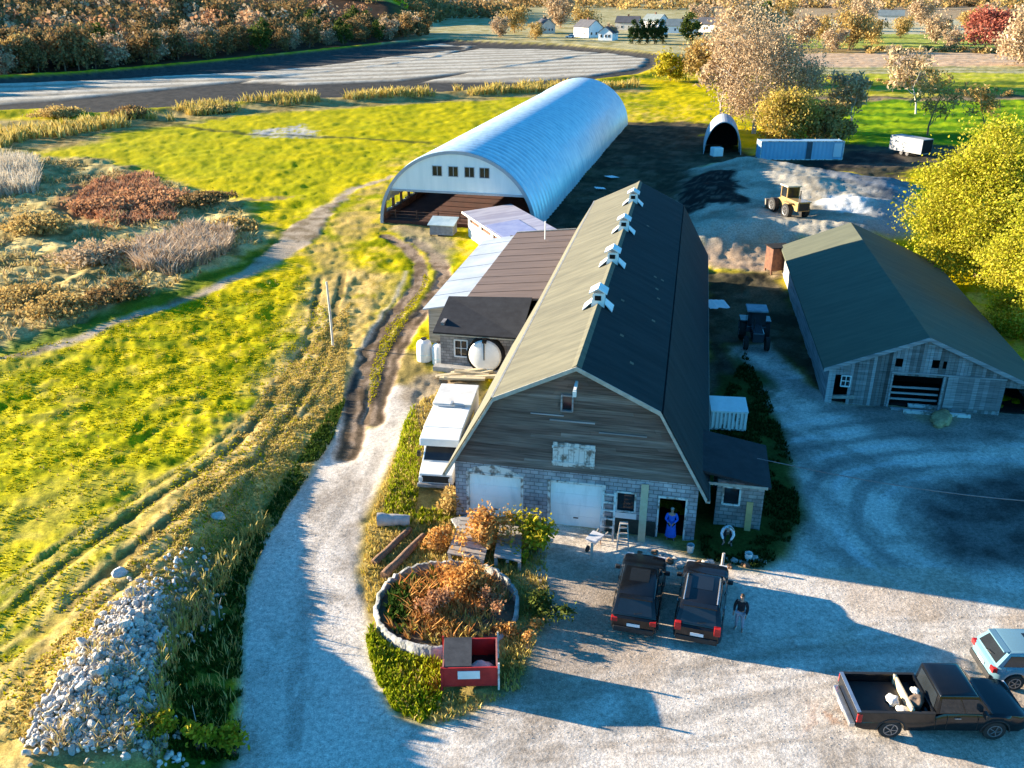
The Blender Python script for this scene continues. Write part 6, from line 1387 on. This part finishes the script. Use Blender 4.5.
# the rest of the wood, higher up the hill, and the woods along the skyline, each one mass
def wood_mass(name, label, cen, r, h, m, leaf, per, seed):
    rng = np.random.default_rng(seed); z = gz(cen[:, 0], cen[:, 1]); n = len(cen); s = rng.uniform(.7, 1.3, n)
    u = rng.normal(size=(n * per, 3)); u /= np.linalg.norm(u, axis=1)[:, None]; u *= (rng.uniform(.3, 1, n * per) ** .5)[:, None]
    p = np.repeat(np.stack([cen[:, 0], cen[:, 1], z + h * s * .5], 1), per, 0) + u * np.repeat(np.stack([r * s, r * s, h * s * .55], 1), per, 0)
    v, f = cards(p, leaf, rng, aspect=1.3); return tag(np_mesh(name, v, f, m), label, 'woods', kind='stuff')
rq = np.random.default_rng(91)
def hill_pts(n, lo, hi):
    out = []
    while len(out) < n:
        f = rq.uniform(0, len(edge) - 1.001); i = int(f); a, b = Vector(edge[i]), Vector(edge[i + 1]); p = a.lerp(b, f - i); d = (b - a).normalized(); p = p + Vector((-d.y, d.x)) * rq.uniform(lo, hi)
        if p.y > 150 and -.75 < p.x / p.y < -.10: out.append((p.x, p.y))
    return np.array(out)
wood_mass('hill_woods', 'brown autumn woods covering the upper hillside', hill_pts(420, 60, 330), 6, 12, F_BROWN, 1.5, 130, 92)
wood_mass('hill_woods', 'orange and tan crowns scattered through the hillside woods', hill_pts(150, 30, 330), 5.5, 12, F_RUST, 1.5, 130, 93)
wood_mass('hill_woods', 'grey pink bare crowns scattered through the hillside woods', hill_pts(130, 30, 330), 5.5, 12, F_PINK, 1.4, 120, 94)
def sky_pts(n, x0, x1, y0, y1): return np.array([at(a, b) for a, b in zip(rq.uniform(x0, x1, n), rq.uniform(y0, y1, n))])
wood_mass('skyline_woods', 'rust woods at the end of the bog dyke', sky_pts(170, 310, 440, 2, 24), 9, 11, F_BROWN, 1.9, 90, 98)
wood_mass('skyline_woods', 'rust brown woods along the skyline', np.concatenate([sky_pts(300, 425, 1100, 2, 9), sky_pts(40, 430, 520, 10, 20)]), 12, 10, F_BROWN, 3.0, 60, 95)
wood_mass('skyline_woods', 'tan woods along the skyline', sky_pts(160, 425, 1100, 3, 11), 11, 9, F_TAN, 2.6, 60, 96)
wood_mass('skyline_woods', 'pinkish woods along the skyline', sky_pts(90, 425, 1100, 3, 11), 10, 9, F_PINK, 2.6, 60, 97)
# ------------------------------------------------------------------ field stones
STONE = mat_island('field_stone', [(.46, .43, .38), (.64, .60, .54), (.34, .28, .21), (.70, .67, .61)], rough=.9, nsc=2.5)
def stone_mesh(seed):
    rng = random.Random(seed); bm = bmesh.new(); bmesh.ops.create_icosphere(bm, subdivisions=2, radius=1)
    pl = [(Vector([rng.uniform(-1, 1) for _ in range(3)]).normalized(), rng.uniform(.45, .85)) for _ in range(9)]
    for v in bm.verts:
        for n, d in pl:
            e = v.co.dot(n)
            if e > d: v.co -= n * (e - d)
        v.co *= 1 + rng.uniform(-.04, .04)
    me = bpy.data.meshes.new('field_stone'); bm.to_mesh(me); bm.free()
    me.materials.append([mat('stone_pale', (.66, .63, .57), (.46, .43, .38), 3, rough=.95, bump=.05, bsc=6), mat('stone_grey', (.52, .50, .46), (.36, .34, .31), 3, rough=.95, bump=.05, bsc=6), mat('stone_brown', (.44, .36, .28), (.27, .21, .16), 3, rough=.95, bump=.05, bsc=6)][(0, 0, 1, 0, 2, 0)[seed % 6]]); return me
SM = [stone_mesh(k) for k in range(12)]
rs = np.random.default_rng(5); HEAP = P(30,752, 62,690, 100,640, 135,590, 158,600, 160,660, 152,700, 160,750, z=1.3); SCAT = P(100,640, 140,580, 190,545, 232,548, 215,600, 185,640, 150,690, 190,760, 20,765, z=1.2)
q = np.concatenate([in_poly(190, HEAP, rs), in_poly(60, SCAT, rs)])
q = q + rs.normal(size=q.shape) * .28
for i, (x, y) in enumerate(q):
    o = bpy.data.objects.new('field_stone', SM[i % 12]); COL.objects.link(o); s = float(rs.uniform(.07, .19)) * (1 if i < 190 else .85) * (1.7 if i % 17 == 0 else 1.15)
    o.location = (x, y, g1(x, y) + s * .15 + (float(rs.uniform(0, .22)) if i < 190 else 0)); o.rotation_euler = tuple(rs.uniform(0, 6, 3)); o.scale = (s * 1.25, s, s * .75)
    tag(o, 'rough field stone in the pale heap beside the shaded bank', 'stone', 'field stones heaped beside the lane')
def rubble(n, pts, seed, lo=.04, hi=.13, lift=.12, name='stone_rubble'):
    rng = np.random.default_rng(seed); q = in_poly(n, pts, rng) + rng.normal(size=(n, 2)) * .22; z = gz(q[:, 0], q[:, 1]); V0 = np.array([v.co[:] for v in SM[1].vertices]); F0 = np.array([p.vertices[:] for p in SM[1].polygons]); vs, fs = [], []
    for k in range(n):
        a = rng.normal(size=(3, 3)); a, _ = np.linalg.qr(a); s = rng.uniform(lo, hi); vs.append((V0 * (s * 1.2, s, s * .7)) @ a + (q[k, 0], q[k, 1], z[k] + s * .3 + rng.uniform(0, lift))); fs.append(F0 + k * len(V0))
    return np_mesh(name, np.concatenate(vs), np.concatenate(fs), STONE)
tag(rubble(2600, HEAP, 8), 'small pale rubble filling the gaps of the stone heap', 'rubble', kind='stuff')
tag(rubble(350, SCAT, 9), 'small stones strewn above the stone heap', 'rubble', kind='stuff')
tag(rubble(1500, P(260,740, 250,640, 275,560, 330,480, 350,480, 340,560, 352,640, 372,700, 430,740), 12, .006, .020, .0, 'loose_gravel'), 'loose pebbles strewn on the gravel lane', 'gravel', kind='stuff')
tag(rubble(3200, P(470,740, 520,660, 560,600, 720,570, 800,575, 1030,600, 1030,750), 13, .006, .020, .0, 'loose_gravel'), 'loose pebbles strewn over the sunlit front yard', 'gravel', kind='stuff')
log('long pale trunk lying along the near left side of the stone heap', at(30,742,1.3), at(66,682,1.3), .09, PALEB, None, 'fallen log', 'fallen_log')
for i, (px, py) in enumerate(((215, 508), (122, 575))):
    x, y = at(px, py, 1.1); o = bpy.data.objects.new('boulder', SM[i * 3]); COL.objects.link(o); o.location = (x, y, g1(x, y)); o.scale = (.5, .38, .3); o.rotation_euler = (0, 0, i); tag(o, ('pale boulder alone in the straw grass by the lane bank', 'pale boulder at the top end of the stone heap')[i], 'boulder')
# bare stalks on the bank
for i, (px, py, h) in enumerate(((196, 728, 1.3), (204, 740, 1.1), (218, 610, 1.0))):
    x, y = at(px, py, .6); single('bare_stalk', ('tallest bare stalk rising from the bank near the bottom edge', 'bent bare stalk just right of the tallest one', 'bare stalk high on the bank by the stones')[i], 'stalk', MB().tube([(0, 0, -.1), (.03, .02, h * .5), (.0 + .1 * i, .05, h)], [.025, .02, .01], 5), PALEB, (x, y, g1(x, y)))

# ------------------------------------------------------------------ far houses
def house(label, px, py, w, d, h, rz, wall, roofm, s=1.0, chim=True):
    x, y = at(px, py); t = thing('far_house', label, 'house', (x, y, g1(x, y)), rz, 'houses beyond the bogs')
    MB().box(-w, w, -d, d, -1, h).prism([(-w, -d, h), (w, -d, h), (0, -d, h + w * .75)], (0, 2 * d, 0)).build('wall', wall, t)
    r = MB()
    for sg in (-1, 1): r.slab((sg * (w + .4), -d - .4, h - .3), (sg * (w + .4), d + .4, h - .3), (0, d + .4, h + w * .75), (0, -d - .4, h + w * .75), -.25 * sg)
    ro = r.build('roof', roofm, t)
    if chim: MB().box(-.45, .45, -.4, .5, h + w * .6, h + w * .75 + 1.2).build('chimney', RUST, ro)
    for sx in (-.55, .1, .55):
        wf = MB().box(sx * w - .55, sx * w + .55, -d - .06, -d - .01, 1.2, 2.8).build('window', WHITE, t); MB().box(sx * w - .42, sx * w + .42, -d - .09, -d - .065, 1.35, 2.65).build('pane', GLASS, wf)
    for sy in (-.5, .4): wf = MB().box(-w - .06, -w - .01, sy * d - .6, sy * d + .6, 1.2, 2.8).build('window', WHITE, t); MB().box(-w - .09, -w - .065, sy * d - .45, sy * d + .45, 1.35, 2.65).build('pane', GLASS, wf)
DKR = mat('dark_slate_roof', (.10, .10, .11), (.07, .07, .08), .5); GRR = mat('grey_green_roof', (.20, .24, .24), (.15, .18, .18), .5); CRM = mat('cream_siding', (.66, .60, .50), (.56, .50, .42), .4)
house('white house with dark roof left of the far green trees', 588, 37, 4.5, 7, 5, .5, WHITE, DKR)
house('small white house with dark roof just right of the larger white one', 608, 40, 3.6, 5, 3.5, -.4, WHITE, DKR)
house('long white house with grey green roof right of the far green trees', 682, 33, 4.5, 9, 4, 1.3, WHITE, GRR)
house('white house with dark roof by the far bare trees', 712, 32, 4.5, 8, 4.5, 1.0, WHITE, DKR)
house('cream house with dark roof at the far end of the bog', 545, 33, 4, 6, 4.5, .3, CRM, DKR)
house('cream house amid tan trees in the far row', 628, 30, 4.5, 7, 4.5, 1.2, CRM, DKR)
house('white house with grey green roof near the top middle', 655, 28, 5, 7, 4.5, .7, WHITE, GRR)
house('white house by the red tree at the right edge', 1016, 42, 4.5, 7, 4.5, .5, WHITE, DKR)
house('cream house with grey green roof far at top right', 890, 22, 5, 9, 4.5, 1.2, CRM, GRR)
cp = suv('white car parked on the far road near the bog houses', at(640, 33), 1.2, paint('white_car_paint', (.72, .72, .72)), rail=False, group='cars parked far off near the houses')
for k in kids(cp):
    for c in kids(k): bpy.data.objects.remove(c)
    if k.name.split('.')[0] not in ('body', 'cab', 'wheel', 'windscreen', 'side_window'): bpy.data.objects.remove(k)
for px, py, rz, lab in ((664, 35, .4, 'white car parked right of the far dark green trees'), (700, 36, 1.4, 'white car parked before the far long white house'), (570, 38, 1.5, 'white car parked before the larger far white house'), (726, 37, 1.2, 'white car parked beside the far bare trees')):
    o = copy_tree(cp); x, y = at(px, py); o.location = (x, y, g1(x, y)); o.rotation_euler = (0, 0, rz); o['label'] = lab
# ------------------------------------------------------------------ light, air, camera
def light():
    az = math.atan2(.28, -.96)           # direction towards the sun, in the ground plane
    el = R(11.0)
    w = bpy.data.worlds.new('World'); SC.world = w; w.use_nodes = True; N, L = w.node_tree.nodes, w.node_tree.links
    bg = N['Background']; sk = N.new('ShaderNodeTexSky'); sk.sky_type = 'NISHITA'; sk.sun_disc = False
    sk.sun_elevation = el; sk.sun_rotation = math.atan2(-.96, .28) ; sk.altitude = 50; sk.air_density = .7; sk.dust_density = 0; sk.ozone_density = 4
    tn = N.new('ShaderNodeMix'); tn.data_type = 'RGBA'; tn.blend_type = 'MULTIPLY'; tn.inputs['Factor'].default_value = 1; tn.inputs['B'].default_value = (.36, 1.0, 1.05, 1)
    L.new(sk.outputs['Color'], tn.inputs['A']); L.new(tn.outputs['Result'], bg.inputs['Color']); bg.inputs['Strength'].default_value = SKY
    l = bpy.data.lights.new('sun', 'SUN'); l.energy = SUN; l.angle = R(.5); l.color = (1, .85, .64)
    o = bpy.data.objects.new('sun', l); COL.objects.link(o)
    d = Vector((-.96 * math.cos(el), .28 * math.cos(el), math.sin(el))); o.rotation_euler = d.to_track_quat('Z', 'Y').to_euler()
SKY, SUN = .092, 5.0
light()
cam = bpy.data.cameras.new('camera'); co = bpy.data.objects.new('camera', cam); COL.objects.link(co)
cam.sensor_width = 36; cam.lens = FPX / 1024 * 36; cam.clip_end = 20000; cam.clip_start = .5
co.location = (0, 0, CAMH); co.rotation_euler = (math.pi / 2 - PITCH, 0, 0)
SC.camera = co
SC.view_settings.view_transform = 'Standard'; SC.view_settings.look = 'None'; SC.view_settings.exposure = 2.18; SC.view_settings.gamma = 1
SC.cycles.use_denoising = True; SC.cycles.max_bounces = 5; SC.cycles.diffuse_bounces = 3; SC.cycles.glossy_bounces = 2; SC.cycles.transparent_max_bounces = 4
SC.cycles.caustics_reflective = False; SC.cycles.caustics_refractive = False
